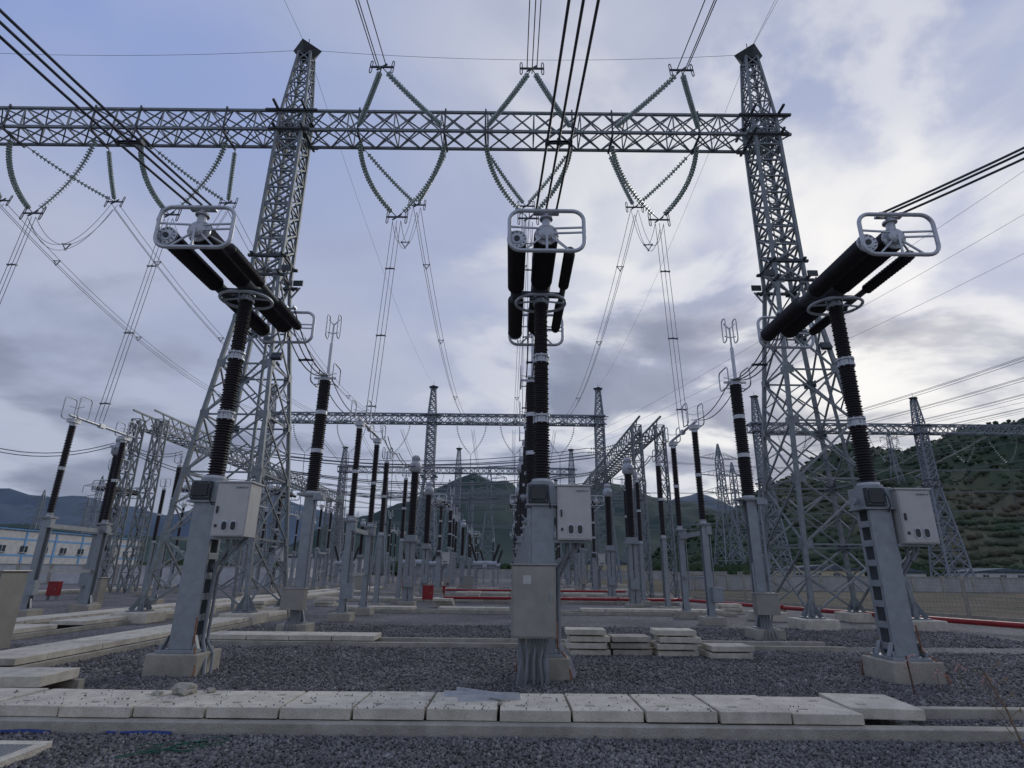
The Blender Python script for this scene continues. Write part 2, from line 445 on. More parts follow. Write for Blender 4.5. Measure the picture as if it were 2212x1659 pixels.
for x,y in((-17.9,25.6),(-21.9,23.2),(-28,23.2)): group('current_transformer',CT,(x,y,0))
for x in(-5.5,.6,6.5,-17.2,-23): group('current_transformer',CT,(x,68,0))
for x in(-5.5,.6,6.5): group('current_transformer',CT,(x,38.5,0))

def bus_post():
    P=[]
    b=MB(); b.box((0,0,.14),(.7,.7,.28)); P.append(('plinth',b.mesh('plinth',[CONC2]),.02))
    b=MB(); hpost(b,0,0,.28,3.2,.2); P.append(('steel_support',b.mesh('steel_support',[STEEL])))
    b=MB()
    for a,c in((3.35,4.95),(5.07,6.6)): b.lathe((0,0,0),(0,0,1),sheds(a,c,.10,.14,.07),0,12)
    P.append(('insulator_column',b.mesh('insulator_column',[BLACK])))
    b=MB()
    for z in(3.25,4.95,6.6): b.cyl((0,0,z),(0,0,1),.12,.12,0,12)
    b.cyl((0,0,6.7),(0,0,1),.04,.5,0,8); side_rings(b,0,0,7.1,.5,.55,.18)
    P.append(('top_fitting',b.mesh('top_fitting',[ALU])))
    return P
BP=bus_post()
for x,y in((-6.0,27.2),(.6,27.2),(7.1,27.2),(-6,32.5),(.6,32.5),(7.2,32.5),(-6,36),(7.2,36),(.6,36),(-17,29),(-17,38),(-23,38),
           (-6,64),(7,64),(-6,73),(7,73),(-17,73),(-6,90),(7,90),(.6,90),(-3,104),(3,104),(-17,64),(-12,58),(-12,88),(3.5,110),(-6,110),(-17,110)):
    group('post_insulator',BP,(x,y,0))
def tank_unit():
    b=MB()
    for s_ in(-1,1): hpost(b,s_*1.0,0,.1,2.0,.18)
    b.box((0,0,2.1),(2.6,.3,.12))
    P=[('steel_frame',b.mesh('steel_frame',[STEEL]))]
    b=MB(); b.tube([(-1.3,0,2.5),(1.3,0,2.5)],.3,0,14); b.box((0,-.35,2.4),(.5,.3,.6))
    P.append(('tank',b.mesh('tank',[PORC])))
    b=MB()
    for s_ in(-1,1): b.lathe((s_*.9,0,2.7),(s_*.35,0,1),sheds(0,2.0,.12,.17,.12),0,10)
    P.append(('bushings',b.mesh('bushings',[BLACK])))
    return P
TU=tank_unit()
for x,y,r in((-10,62,0),(-10,70,0),(-2.8,66,0),(3.4,72,0),(-10,80,0),(-2.7,84,0),(3.3,88,0),(-21,76,0)): group('bus_tank_unit',TU,(x,y,0),r)

# ------------------------------------------------------------------ gantries
def lattice(b,cx,cy,lv,leg,br,m=0,sub=True):
    for i in range(len(lv)-1):
        z0,h0=lv[i];z1,h1=lv[i+1]
        c0=[V3((cx+a*h0,cy+d*h0,z0)) for a,d in((-1,-1),(1,-1),(1,1),(-1,1))]
        c1=[V3((cx+a*h1,cy+d*h1,z1)) for a,d in((-1,-1),(1,-1),(1,1),(-1,1))]
        for k in range(4):
            j=(k+1)%4
            b.bar(c0[k],c1[k],leg,m)
            b.bar(c1[k],c1[j],br,m)
            b.bar(c0[k],c1[j],br,m); b.bar(c0[j],c1[k],br,m)
            if sub and h0>1.0:
                ml=(c0[k]+c1[k])/2; mr=(c0[j]+c1[j])/2
                b.bar(ml,(c0[k]*.72+c1[j]*.28),br*.7,m); b.bar(mr,(c0[j]*.72+c1[k]*.28),br*.7,m)
                b.bar(ml,(c0[j]*.28+c1[k]*.72),br*.7,m); b.bar(mr,(c0[k]*.28+c1[j]*.72),br*.7,m)
FB=1.72
def main_tower_mesh(leg=.14,br=.062):
    b=MB()
    lv=[(.4,FB),(2.7,1.54),(5.0,1.36),(7.2,1.18),(9.3,.99),(11.3,.80),(13.4,.60)]
    lattice(b,0,0,lv,leg,br)
    up=[(13.4+i*.88,.60-.006*i) for i in range(0,10)]+[(22.0,.54)]
    lattice(b,0,0,up,leg*.95,br*1.15,0,False)
    tp=[(22.0,.54),(23.0,.48),(23.9,.42),(24.7,.37),(25.4,.32),(26.0,.28)]
    lattice(b,0,0,tp,leg*.75,br*.85,0,False)
    for z,w in((13.4,.95),(14.3,.82),(20.95,.95),(22.02,1.2)):
        for s_ in(-1,1):
            b.bar((-w,s_*.64,z),(w,s_*.64,z),.13,1,.10); b.bar((s_*.64,-w,z+.07),(s_*.64,w,z+.07),.10,1,.09)
    for a in(-1,1):
        for d in(-1,1):
            b.bar((a*.62,d*.62,12.8),(a*1.0,d*.72,13.5),.06); 
            b.box((a*.9,d*.68,13.7),(.42,.06,.25),1)
    b.lathe((0,0,25.85),(0,0,1),[(.36,0),(.40,.05),(.68,.42),(.72,.47),(0,.47)],1,4,False)  # tower cap: dark colour stands in for its backlit shade
    b.cyl((0,0,26.3),(0,0,1),.025,.8,0,6)
    for s_ in(-.2,.2): b.bar((s_,-.2,13.6),(s_,-.2,22),.035)
    for i in range(28): b.bar((-.2,-.2,13.7+i*.3),(.2,-.2,13.7+i*.3),.02)
    b.bar((1.1,-1.3,.4),(.4,-.55,13.4),.09)
    # bolted gusset plates at the panel joints
    for z,h in lv[1:]:
        for a in(-1,1):
            for d in(-1,1):
                b.box((a*(h-.10),d*(h+.075),z),(.34,.012,.30),0); b.box((a*(h+.075),d*(h-.10),z),(.012,.34,.30),0)
    return b.mesh('gantry_tower',[STEELD,PLATE])
def feet_mesh():
    b=MB()
    for a in(-1,1):
        for d in(-1,1): b.box((a*FB,d*FB,.17),(1.15,1.15,.34))
    return b.mesh('footings',[CONC])
def shoes_mesh():
    b=MB()
    for a in(-1,1):
        for d in(-1,1):
            b.box((a*FB,d*FB,.36),(.6,.6,.04))
            for k in range(4):
                t=k*math.pi/2+.78; b.bar((a*FB+.28*math.cos(t),d*FB+.28*math.sin(t),.38),(a*(FB-.02),d*(FB-.02),.85),.02,0,.16)
    return b.mesh('leg_shoes',[STEELD])
def flood_mesh():
    b=MB()
    for x,y,z in((-.2,-1.05,10.9),(1.2,-1.0,9.6),(.75,-.95,10.3)):
        b.box((x,y,z),(.40,.16,.30),0,0,1,-.5); b.bar((x,y+.05,z-.2),(x,y+.35,z-.25),.05); b.box((x,y-.07,z-.04),(.34,.05,.24),1,0,1,-.5)
    return b.mesh('floodlights',[PLATE,DARKG])
TW=main_tower_mesh(); TWF=main_tower_mesh(.19,.095); FT=feet_mesh(); SH=shoes_mesh(); FL=flood_mesh()
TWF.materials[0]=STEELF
def beam(b,x0,x1,y0,y1,z0,z1,panel,ch,br):
    n=int(round((x1-x0)/panel)); p=(x1-x0)/n
    for y in(y0,y1):
        for z in(z0,z1): b.bar((x0,y,z),(x1,y,z),ch)
    for i in range(n):
        a=x0+i*p; c=a+p
        for (p0,p1) in (((y0,z0),(y0,z1)),((y1,z0),(y1,z1)),((y0,z0),(y1,z0)),((y0,z1),(y1,z1))):
            b.bar((a,*p0),(c,*p1),br); b.bar((a,*p1),(c,*p0),br); 
            if i%2==0: b.bar((a,*p0),(a,*p1),br)
TX=[-10.4,11.65,-32.6]; TY=21.75
g=bpy.data.objects.new('steel_gantry',None); sc.collection.objects.link(g); g.location=(0,TY,0)
for x in TX:
    for nm,me in(('gantry_tower',TW),('footings',FT),('leg_shoes',SH),('floodlights',FL)):
        o=obj(nm,me,g,(x,0,0), 0, .03 if nm=='footings' else 0)
b=MB(); beam(b,-33.6,12.75,-.58,.58,20.95,22.02,1.08,.11,.052)
obj('gantry_beam',b.mesh('gantry_beam',[STEELD]),g)

def far_gantry(y,xs,beams,h=1.0,mesh=TWF):
    g=bpy.data.objects.new('steel_gantry',None); sc.collection.objects.link(g); g.location=(0,y,0)
    for x in xs: obj('gantry_tower',mesh,g,(x,0,0)); obj('footings',FT,g,(x,0,0))
    b=MB()
    for a,c in beams: beam(b,a,c,-.6,.6,21.0,22.2,1.3,.17,.09)
    obj('gantry_beam',b.mesh('gantry_beam',[STEELF]),g)
far_gantry(76,[-33.5,-11,12.1],[(-34,12.9)])
far_gantry(79,[35.3,58.5],[(34,84)])
far_gantry(118,[-35,-11,12.6],[(-36,13)])
far_gantry(160,[-35,-11,12.6,36],[(-36,37)])

def bus_gantry(x,y0,y1,H,ntow):
    g=bpy.data.objects.new('bus_gantry',None); sc.collection.objects.link(g); g.location=(x,y0,0)
    b=MB(); L=y1-y0
    for i in range(ntow):
        yy=L*i/(ntow-1)
        for dx in(-.9,.9):
            lattice(b,dx,yy,[(k*H/9,.42-.012*k) for k in range(10)],.10,.055,0,False)
    obj('towers',b.mesh('towers',[STEELD]),g)
    b=MB(); n=int(L/1.2); p=L/n
    for sx in(-.8,.8):
        for z in(H-.7,H+.5): b.bar((sx,-1,z),(sx,L+1,z),.12)
    for i in range(n):
        a=i*p;c=a+p
        for q0,q1 in(((-.8,H-.7),(-.8,H+.5)),((.8,H-.7),(.8,H+.5)),((-.8,H-.7),(.8,H-.7))):
            b.bar((q0[0],a,q0[1]),(q1[0],c,q1[1]),.07); b.bar((q1[0],a,q1[1]),(q0[0],c,q0[1]),.07)
    obj('beam',b.mesh('beam',[STEELD]),g)
bus_gantry(10.6,43,92,12.6,3)
bus_gantry(-27.5,42,90,12.4,3)

# ------------------------------------------------------------------ insulator strings
def string(b,pts,r=.14,pitch=.17,m=0,capm=1,seg=10,end=.35):
    pts=[V3(p) for p in pts]; d=[0]
    for i in range(1,len(pts)): d.append(d[-1]+(pts[i]-pts[i-1]).length)
    T=d[-1]
    def at(s_):
        for i in range(1,len(pts)):
            if s_<=d[i]:
                return pts[i-1].lerp(pts[i],(s_-d[i-1])/(d[i]-d[i-1])),(pts[i]-pts[i-1]).normalized()
        return pts[-1],(pts[-1]-pts[-2]).normalized()
    b.tube(pts,.02,capm,6)
    s_=end
    while s_<T-end:
        p,t=at(s_)
        b.lathe(p,t,[(.03,-.05),(.045,-.04),(.045,.0),(r,.035),(r*.97,.05),(.03,.055)],m,seg)
        s_+=pitch
def bowed(p,q,out,n=10,down=0.0):
    p=V3(p);q=V3(q);o=V3(out)
    return [p.lerp(q,i/n)+o*(4*(i/n)*(1-i/n)) for i in range(n+1)]
def yoke_ring(b,c,ax,m=2):
    c=V3(c)
    for s_ in(-1,1):
        b.tube([c+V3((s_*.42+p*.25,q*.2,q)) for p,q in rrect(.34,.75,.14,4)],.020,m,6,True)
    b.bar(c+V3((-.45,0,0)),c+V3((.45,0,0)),.06,m)
    b.bar(c+V3((-.2,0,-.15)),c+V3((.2,0,.15)),.05,m)
PH=[-5.22,.65,6.5]
PL=[-15.4,-21.5,-27.6]
for i,x in enumerate(PH+PL):
    b=MB()
    A=(x,TY,16.7); Bk=(x,26.0,20.4)
    for s_ in(-1,1):
        string(b,bowed((x+s_*2.0,TY-.2,20.85),A,(s_*.42,0,-.15)),.125,.15)
        string(b,sag((x+s_*2.0,TY+.6,20.9),Bk,.12,8),.115,.17)
        b.bar((x+s_*2.0,TY-.58,20.8),(x+s_*2.0,TY+.6,20.8),.09,1); b.bar((x+s_*2.0,TY-.66,20.7),(x+s_*2.0,TY-.66,22.15),.07,1)
    yoke_ring(b,A,0); yoke_ring(b,Bk,0)
    if i<3:
        F=(x,17.2,20.4)
        for s_ in(-1,1): string(b,sag((x+s_*2.0,TY-.62,21.1),F,.1,8),.12,.16)
        yoke_ring(b,F,0)
    obj('insulator_string',b.mesh('insulator_string',[GLASS,CABLE,CABLE]))

# ------------------------------------------------------------------ conductors
def bundle(name,paths,r,offs,spacers=(),m=CABLE,seg=6):
    b=MB()
    for pts in paths:
        for o in offs: b.tube([V3(p)+V3(o) for p in pts],r,0,seg)
        for f in spacers:
            i=int(f*(len(pts)-1)); p=V3(pts[i])
            for j in range(len(offs)):
                q=p+V3(offs[j]); w=p+V3(offs[(j+1)%len(offs)])
                b.bar(q,w,.04,0); b.box(q,(.06,.10,.06),0)
    return obj(name,b.mesh(name,[m]))
O3=[(-.18,0,0),(.18,0,0),(0,0,.02)]
O3v=[(-.19,0,0),(.19,0,0),(0,0,-.3)]
for x,dx in((BX[0],-.26),(BX[1],.07),(BX[2],1.25)):
    y0=BY-2.03
    if dx==1.25:
        pts=[V3((x+dx*k*1.05,y0-k*1.0,7.84+.28*k+.03*k*k)) for k in [0,.25,.5,1,1.5,2,3,5,8]]
    elif dx<0:
        pts=[V3((x+dx*k,y0-k,7.84+.05*k+.010*k*k)) for k in [0,.3,.6,1,1.5,2,2.6,3.5,5,8,14]]
    else:
        pts=[V3((x+dx*k,y0-k,7.84+.10*k+.012*k*k)) for k in [0,.3,.6,1,1.5,2,2.6,3.5,5,8,14]]
    bundle('overhead_conductor',[pts],.021,O3,(.42,) if dx!=1.25 else ())
for i,x in enumerate(BX):
    x2=(-5.9,.62,7.05)[i]
    bundle('overhead_conductor',[sag((x,BY+2.0,7.8),(x2,16.9,7.5),.42)],.018,O3,(.5,))
    bundle('overhead_conductor',[sag((x2,17.1,7.5),((-5.85,.62,7.05)[i],21.1,7.3),.35)],.016,[(-.15,0,0),(.15,0,0)])
for x in PH:
    bundle('overhead_conductor',[sag((x,17.1,20.35),(x+(.3 if x<0 else 0),-45,19.5),2.2,24)],.020,O3v,(.25,))
for i,x in enumerate(PH+PL):
    bundle('overhead_conductor',[sag((x,26.1,20.3),(x-.3,73,20.9),3.2,22)],.016,O3v,(.13,.3,.55,.8),CABLEL)
    xd=(-5.85,.62,7.05,-16.9,-23.1,-29.3)[i]
    bundle('overhead_conductor',[sag((x,TY,16.5),(xd,22.6,7.35),.0,12)],.013,O3,(.3,.62,.95),CABLEL)
    P0=V3((x,TY,16.5)); P1=V3((x,26,20.2))
    bundle('overhead_conductor',[sag(P0,P1,1.9 if i>2 else 1.6,16)],.013,O3v,(.5,),CABLEL)
    bundle('overhead_conductor',[sag((x-.3,79,20.9),(x-.3,116,20.9),2.5,16)],.022,O3v,(),CABLEL)
T1=(-10.4,TY,26.4);T2=(11.65,TY,26.4);T0=(-32.6,TY,26.4)
bundle('shield_wire',[sag(T0,T1,.5),sag(T1,T2,.5)],.009,[(0,0,0)])
bundle('shield_wire',[sag(T1,(-11,76,26.4),1.6),sag(T2,(12.1,76,26.4),1.6),sag(T1,(-13,-40,28),1.5),sag(T2,(12,-40,29),1.5),sag(T2,(15,-40,30),1.5)],.009,[(0,0,0)])
for y,z,x0,x1 in((62,12.4,-27,10.6),(70,12.4,-27,10.6),(80,12.4,-27,10.6),(50,12.2,-27,10.6),(100,15,-35,60),(104,15,-35,60),(130,16,-60,110),(140,22,-60,130),(150,30,40,160),(110,11,-40,70),(90,10,-38,45)):
    bundle('busbar_conductor',[sag((x0,y,z),(x1,y,z),1.6,20),sag((x0,y+1.5,z),(x1,y+1.5,z),1.6,20)],.028,[(0,0,0),(.0,.3,0)],(),CABLEL)
for k,(xa,za) in enumerate(((37,20.8),(43,20.8),(49,20.8),(55,20.8),(62,20.8),(68,20.8))):
    bundle('overhead_conductor',[sag((xa,79,za),(xa+26,10,27),2.2,20)],.024,O3v,(),CABLEL)
    bundle('overhead_conductor',[sag((xa,79,za),(xa+40,200,36),5,20)],.03,O3v[:2],(),CABLEL)
for k in range(5):
    bundle('overhead_conductor',[sag((74+3*k,197,40-6*(k%3)),(150+4*k,40,46-5*(k%3)),5,20)],.035,[(0,0,0)],(),CABLEL)
for k in range(3):
    bundle('overhead_conductor',[sag((12+2*k,100,24),(70+3*k,20,52-4*k),3,20)],.018,[(0,0,0)],(),CABLEL)
for k in range(4):
    y=46+k*13; z_=12.3
    b=MB(); 
    for dy in(0,1.6): string(b,sag((9.8,y+dy,z_),(6.2,y+dy,z_-.9),.3,8),.13,.2,0,1,8); string(b,sag((-26.7,y+dy,z_),(-23,y+dy,z_-.9),.3,8),.13,.2,0,1,8)
    b.tube(sag((6.2,y,z_-.9),(-23,y,z_-.9),1.2,14),.03,1,5); b.tube(sag((6.2,y+1.6,z_-.9),(-23,y+1.6,z_-.9),1.2,14),.03,1,5)
    obj('insulator_string',b.mesh('insulator_string',[GLASS,CABLE]))
for y,xs in((76,[-28,-22,-16,-5.5,.5,6.6]),(79,[40,47,53,64,70]),(118,[-28,-22,-16,-5,.5,6])):
    b=MB()
    for x in xs:
        for s_ in(-1,1):
            string(b,bowed((x+s_*2,y,20.9),(x,y,16.7),(s_*.5,0,0)),.15,.3,0,1,6)
            string(b,sag((x+s_*2,y-.7,21),(x,y-4.5,20.3),.2,6),.15,.3,0,1,6)
        b.tube(sag((x,y,16.6),(x,y+1,7.5),0,4),.04,1,5)
    obj('insulator_string',b.mesh('insulator_string',[GLASS,CABLE]))
bundle('overhead_conductor',[sag((-17.9,25.5,7.2),(-17.0,29,7.3),.4),sag((-23.1,21.5,7.1),(-17.9,25.2,6.9),.9),sag((-17.9,25.7,6.9),(-11.5,33,7),1.0)],.018,[(0,0,0),(0,0,.14)],(),CABLE)
for xx in(-5.6,.62,6.7):
    bundle('overhead_conductor',[sag((xx,24.5,7.3),(xx,27.2,7.1),.3),sag((xx,27.2,7.1),(xx*.9,29.3,6.9),.3),sag((xx*.9,29.3,6.9),(xx,32.5,7.1),.4),sag((xx,32.5,7.1),(xx,38.5,6.9),.6),sag((xx,38.5,6.9),(xx,48,7.8),.8)],.02,[(0,0,0),(.15,0,0)],(),CABLE)

# ------------------------------------------------------------------ pylons
def pylon_mesh():
    b=MB()
    lv=[(0,4.2),(6,3.5),(12,2.85),(18,2.2),(24,1.5),(28,1.1),(32,1.05),(36,1.0),(40,.95),(44,.4),(46,.1)]
    lattice(b,0,0,lv,.28,.14,0,True)
    for z in(28.5,34.5,40.5):
        L=7.5 if z!=34.5 else 9
        for s_ in(-1,1):
            for d in(-1,1):
                b.bar((s_*1,d*1,z),(s_*L,0,z+.3),.18); b.bar((s_*1,d*.9,z+2.2),(s_*L,0,z+.3),.14)
            for k in range(1,4):
                xx=1+(L-1)*k/4; b.bar((s_*xx,0,z+.1),(s_*(xx-.8),0,z+2.2*(1-k/4)),.1)
            b.tube([(s_*L,0,z+.2),(s_*L,0,z-3)],.15,0,6)
    return b.mesh('transmission_pylon',[STEELF])
PY=pylon_mesh()
for x,y,z,s_,r in((74,200,0,1.0,.2),(92,235,0,1.0,.3),(235,345,42,1.0,.3),(-165,230,0,.8,.2),(-150,205,0,.55,0),(-195,240,0,.7,0),(52,250,0,1.0,.1),(-8,210,0,.85,.1),(190,260,8,.9,.4),(14,260,0,.9,0),(-28,260,0,.9,.2)):
    o=obj('transmission_pylon',PY,None,(x,y,z),r); o.scale=(s_,s_,s_)

# ------------------------------------------------------------------ ground
b=MB(); b.add([(-3000,-300,0),(3000,-300,0),(3000,4500,0),(-3000,4500,0)],[(0,1,2,3)])
gm=bpy.data.materials.new('gravel_yard'); gm.use_nodes=True
nt=gm.node_tree;N=nt.nodes;L=nt.links;bs=N['Principled BSDF']; bs.inputs['Roughness'].default_value=.9
bs.inputs['Specular IOR Level'].default_value=.15
ge=N.new('ShaderNodeNewGeometry')
vo=N.new('ShaderNodeTexVoronoi'); vo.inputs['Scale'].default_value=24; L.new(ge.outputs['Position'],vo.inputs['Vector'])
vs_=N.new('ShaderNodeSeparateColor'); L.new(vo.outputs['Color'],vs_.inputs[0])
cr=N.new('ShaderNodeValToRGB'); cr.color_ramp.elements[0].color=(.09,.086,.085,1); cr.color_ramp.elements[1].color=(.285,.275,.268,1)
L.new(vs_.outputs[0],cr.inputs['Fac'])
big=N.new('ShaderNodeTexNoise'); big.inputs['Scale'].default_value=.35; big.inputs['Detail'].default_value=6; L.new(ge.outputs['Position'],big.inputs['Vector'])
mb_=N.new('ShaderNodeMapRange'); mb_.inputs[1].default_value=.35; mb_.inputs[2].default_value=.65; mb_.inputs[3].default_value=.78; mb_.inputs[4].default_value=1.2
L.new(big.outputs['Fac'],mb_.inputs[0])
ml=N.new('ShaderNodeVectorMath'); ml.operation='SCALE'; L.new(cr.outputs['Color'],ml.inputs[0]); L.new(mb_.outputs[0],ml.inputs['Scale'])
so=N.new('ShaderNodeTexNoise'); so.inputs['Scale'].default_value=.25; so.inputs['Detail'].default_value=9; so.inputs['Roughness'].default_value=.7; L.new(ge.outputs['Position'],so.inputs['Vector'])
sr=N.new('ShaderNodeValToRGB'); e=sr.color_ramp.elements; e[0].position=.38; e[0].color=(.050,.062,.030,1); e[1].position=.58; e[1].color=(.145,.115,.085,1)
L.new(so.outputs['Fac'],sr.inputs['Fac'])
sx=N.new('ShaderNodeSeparateXYZ'); L.new(ge.outputs['Position'],sx.inputs[0])
def gMR(v,a,b2):
    n=N.new('ShaderNodeMapRange'); n.inputs[1].default_value=a; n.inputs[2].default_value=b2; L.new(v,n.inputs[0]); return n.outputs[0]
def gM(op,a,b2):
    n=N.new('ShaderNodeMath'); n.operation=op; L.new(a,n.inputs[0]); L.new(b2,n.inputs[1]); return n.outputs[0]
a1=N.new('ShaderNodeMath'); a1.operation='MULTIPLY_ADD'; a1.inputs[1].default_value=.3; L.new(sx.outputs['Y'],a1.inputs[0]); L.new(sx.outputs['X'],a1.inputs[2])
msk=gM('MAXIMUM',gM('MULTIPLY',gMR(a1.outputs[0],23.6,24.1),gMR(sx.outputs['Y'],42,41)),gMR(sx.outputs['Y'],150,152))
msk=gM('MAXIMUM',msk,gM('MULTIPLY',gMR(sx.outputs['X'],13,14.5),gMR(sx.outputs['Y'],38,39)))
msk=gM('MAXIMUM',msk,gMR(sx.outputs['X'],-48,-49))
mm=N.new('ShaderNodeMix'); mm.data_type='RGBA'; L.new(msk,mm.inputs['Factor']); L.new(ml.outputs[0],mm.inputs['A']); L.new(sr.outputs['Color'],mm.inputs['B'])
L.new(mm.outputs['Result'],bs.inputs['Base Color'])
bp=N.new('ShaderNodeBump'); bp.inputs['Strength'].default_value=.9; bp.inputs['Distance'].default_value=.03
L.new(vo.outputs['Distance'],bp.inputs['Height']); bp.invert=True; L.new(bp.outputs['Normal'],bs.inputs['Normal'])
obj('ground',b.mesh('ground',[gm]))

def stones(name,X,Y,Z,R):
    base=np.array([[1,0,0],[-1,0,0],[0,1,0],[0,-1,0],[0,0,1],[0,0,-1]],float)
    k=len(X)
    S=np.random.uniform(.6,1.15,(k,1,3)); J=np.random.uniform(-.32,.32,(k,6,3))
    v=(base[None]*S+J)
    q=np.random.normal(size=(k,4)); q/=np.linalg.norm(q,axis=1)[:,None]; w,x,y,z=q.T
    M=np.stack([1-2*(y*y+z*z),2*(x*y-z*w),2*(x*z+y*w),2*(x*y+z*w),1-2*(x*x+z*z),2*(y*z-x*w),2*(x*z-y*w),2*(y*z+x*w),1-2*(x*x+y*y)],1).reshape(k,3,3)
    v=np.einsum('kij,knj->kni',M,v)*R[:,None,None]
    v[:,:,0]+=X[:,None]; v[:,:,1]+=Y[:,None]; v[:,:,2]+=Z[:,None]
    rn=np.random.rand(k)
    F=np.array([[0,2,4],[2,1,4],[1,3,4],[3,0,4],[2,0,5],[1,2,5],[3,1,5],[0,3,5]])
    idx=(F[None]+np.arange(k)[:,None,None]*6).reshape(-1)
    me=bpy.data.meshes.new(name); me.vertices.add(k*6); me.vertices.foreach_set('co',v.reshape(-1))
    me.loops.add(len(idx)); me.loops.foreach_set('vertex_index',idx.astype(np.int32))
    nf=k*8; me.polygons.add(nf); me.polygons.foreach_set('loop_start',np.arange(0,nf*3,3,dtype=np.int32))
    try: me.polygons.foreach_set('loop_total',np.full(nf,3,dtype=np.int32))
    except Exception: pass
    at=me.attributes.new('rnd','FLOAT','FACE'); at.data.foreach_set('value',np.repeat(rn,8).astype(np.float32))
    me.update(calc_edges=True)
    me.materials.append(STONE); obj(name,me)
STONE=bpy.data.materials.new('crushed_stone'); STONE.use_nodes=True; nt=STONE.node_tree;N=nt.nodes;L=nt.links
b=N['Principled BSDF']; b.inputs['Roughness'].default_value=.9; b.inputs['Specular IOR Level'].default_value=.15
a=N.new('ShaderNodeAttribute'); a.attribute_name='rnd'
c=N.new('ShaderNodeValToRGB'); e=c.color_ramp.elements; e[0].color=(.11,.105,.105,1); e[1].color=(.33,.32,.31,1)
x=c.color_ramp.elements.new(.5); x.color=(.185,.178,.178,1); x=c.color_ramp.elements.new(.93); x.color=(.24,.228,.215,1)
L.new(a.outputs['Fac'],c.inputs['Fac'])
g2=N.new('ShaderNodeNewGeometry'); nn=N.new('ShaderNodeTexNoise'); nn.inputs['Scale'].default_value=.9; nn.inputs['Detail'].default_value=5; L.new(g2.outputs['Position'],nn.inputs['Vector'])
mr=N.new('ShaderNodeMapRange'); mr.inputs[1].default_value=.35; mr.inputs[2].default_value=.65; mr.inputs[3].default_value=.8; mr.inputs[4].default_value=1.2; L.new(nn.outputs['Fac'],mr.inputs[0])
vm=N.new('ShaderNodeVectorMath'); vm.operation='SCALE'; L.new(c.outputs['Color'],vm.inputs[0]); L.new(mr.outputs[0],vm.inputs['Scale'])
L.new(vm.outputs[0],b.inputs['Base Color'])
XS=[];YS=[];RS=[]
for x0f,x1f,y0,y1,n,r in [(-7.5,8,4.6,6.93,52000,.021),(-8.2,11,8.15,10.2,27000,.025),(-13,14,10.2,14.3,42000,.028),(-8,14,15.5,20,26000,.033),(4.9,12,7.16,7.95,4000,.022)]:
    Y=np.random.uniform(y0,y1,n); X=np.random.uniform(x0f,x1f,n); k=np.abs(X-.3)<(Y*1.05+2.0)
    XS.append(X[k]);YS.append(Y[k]);RS.append(r*np.random.uniform(.55,1.35,k.sum()))
XS=np.concatenate(XS);YS=np.concatenate(YS);RS=np.concatenate(RS)
stones('gravel',XS,YS,RS*np.random.uniform(.1,.9,len(XS)),RS)
n=420; X=np.random.uniform(-8.5,3.6,n); Y=7.1+.9*np.random.rand(n)**1.6; R=np.random.uniform(.005,.014,n)
stones('stone_chips',X,Y,.248+R*.5,R)

# ------------------------------------------------------------------ trenches and slabs
def slab(b,c,w,d,t,rz=0,m=0,holes=True,rx=0):
    R=Matrix.Rotation(rz,3,'Z') @ Matrix.Rotation(rx,3,'X'); c=V3(c)
    hx=.11;hy=.075
    xc=[-w/2,-w*.22-hx/2,-w*.22+hx/2,w*.22-hx/2,w*.22+hx/2,w/2]
    yc=[-d/2,-d*.24-hy/2,-d*.24+hy/2,d*.24-hy/2,d*.24+hy/2,d/2]
    T=lambda x,y,z: c+R@V3((x,y,z))
    H={(1,1),(3,3)} if holes else set()
    vs=[T(x,y,t) for y in yc for x in xc]
    fs=[]
    for j in range(5):
        for i in range(5):
            q=[j*6+i,j*6+i+1,(j+1)*6+i+1,(j+1)*6+i]
            if (i,j) in H:
                o=len(vs); vs+= [T(xc[i],yc[j],t*.2),T(xc[i+1],yc[j],t*.2),T(xc[i+1],yc[j+1],t*.2),T(xc[i],yc[j+1],t*.2)]
                fs.append((o,o+1,o+2,o+3))
                for k in range(4): fs.append((q[k],q[(k+1)%4],o+(k+1)%4,o+k))
            else: fs.append(tuple(q))
    o=len(vs); vs+=[T(-w/2,-d/2,0),T(w/2,-d/2,0),T(w/2,d/2,0),T(-w/2,d/2,0)]
    fs.append((o+3,o+2,o+1,o))
    fs.append((o,o+1)+tuple(range(5,-1,-1)))
    fs.append((o+1,o+2)+tuple(35-6*k for k in range(6)))
    fs.append((o+2,o+3)+tuple(range(30,36)))
    fs.append((o+3,o)+tuple(0+6*k for k in range(6)))
    b.add(vs,fs,m)
def trench(name,lips,slabs):
    e=bpy.data.objects.new(name,None); sc.collection.objects.link(e)
    b=MB()
    for l in lips: b.box(*l)
    obj('trench_walls',b.mesh('trench_walls',[CONC2]),e,bevel=.01)
    b=MB()
    for s_ in slabs: slab(b,*s_)
    me=b.mesh('cover_slabs',[CONC]); o=obj('cover_slabs',me,e,bevel=.008)
    return e
rnd=random.uniform
sl=[]
x=-9.05+.03
while x<3.6:
    sl.append(((x+.405,7.56+rnd(-.022,.022),.127+rnd(0,.014)),.782,.92+rnd(-.014,.014),.112+rnd(-.006,.006),rnd(-.018,.018),0,True))
    x+=.81
sl.append(((4.40,7.80,.127),.82,.86,.115,-.09,0,True))
trench('cable_trench',[((1.5,7.05,.062),(22,.19,.124)),((1.5,8.07,.062),(22,.14,.124))],sl)
sl=[((-6.9+.0,8.65,.20),1.5,.75,.13,.03,0,True),((-8.6,8.7,.20),1.5,.8,.13,-.02,0,False)]
sl2=[]
y=10.8
while y<25:
    sl2.append(((-8.75,y,.13),1.05,.70,.11,rnd(-.02,.02),0,True)); y+=.715
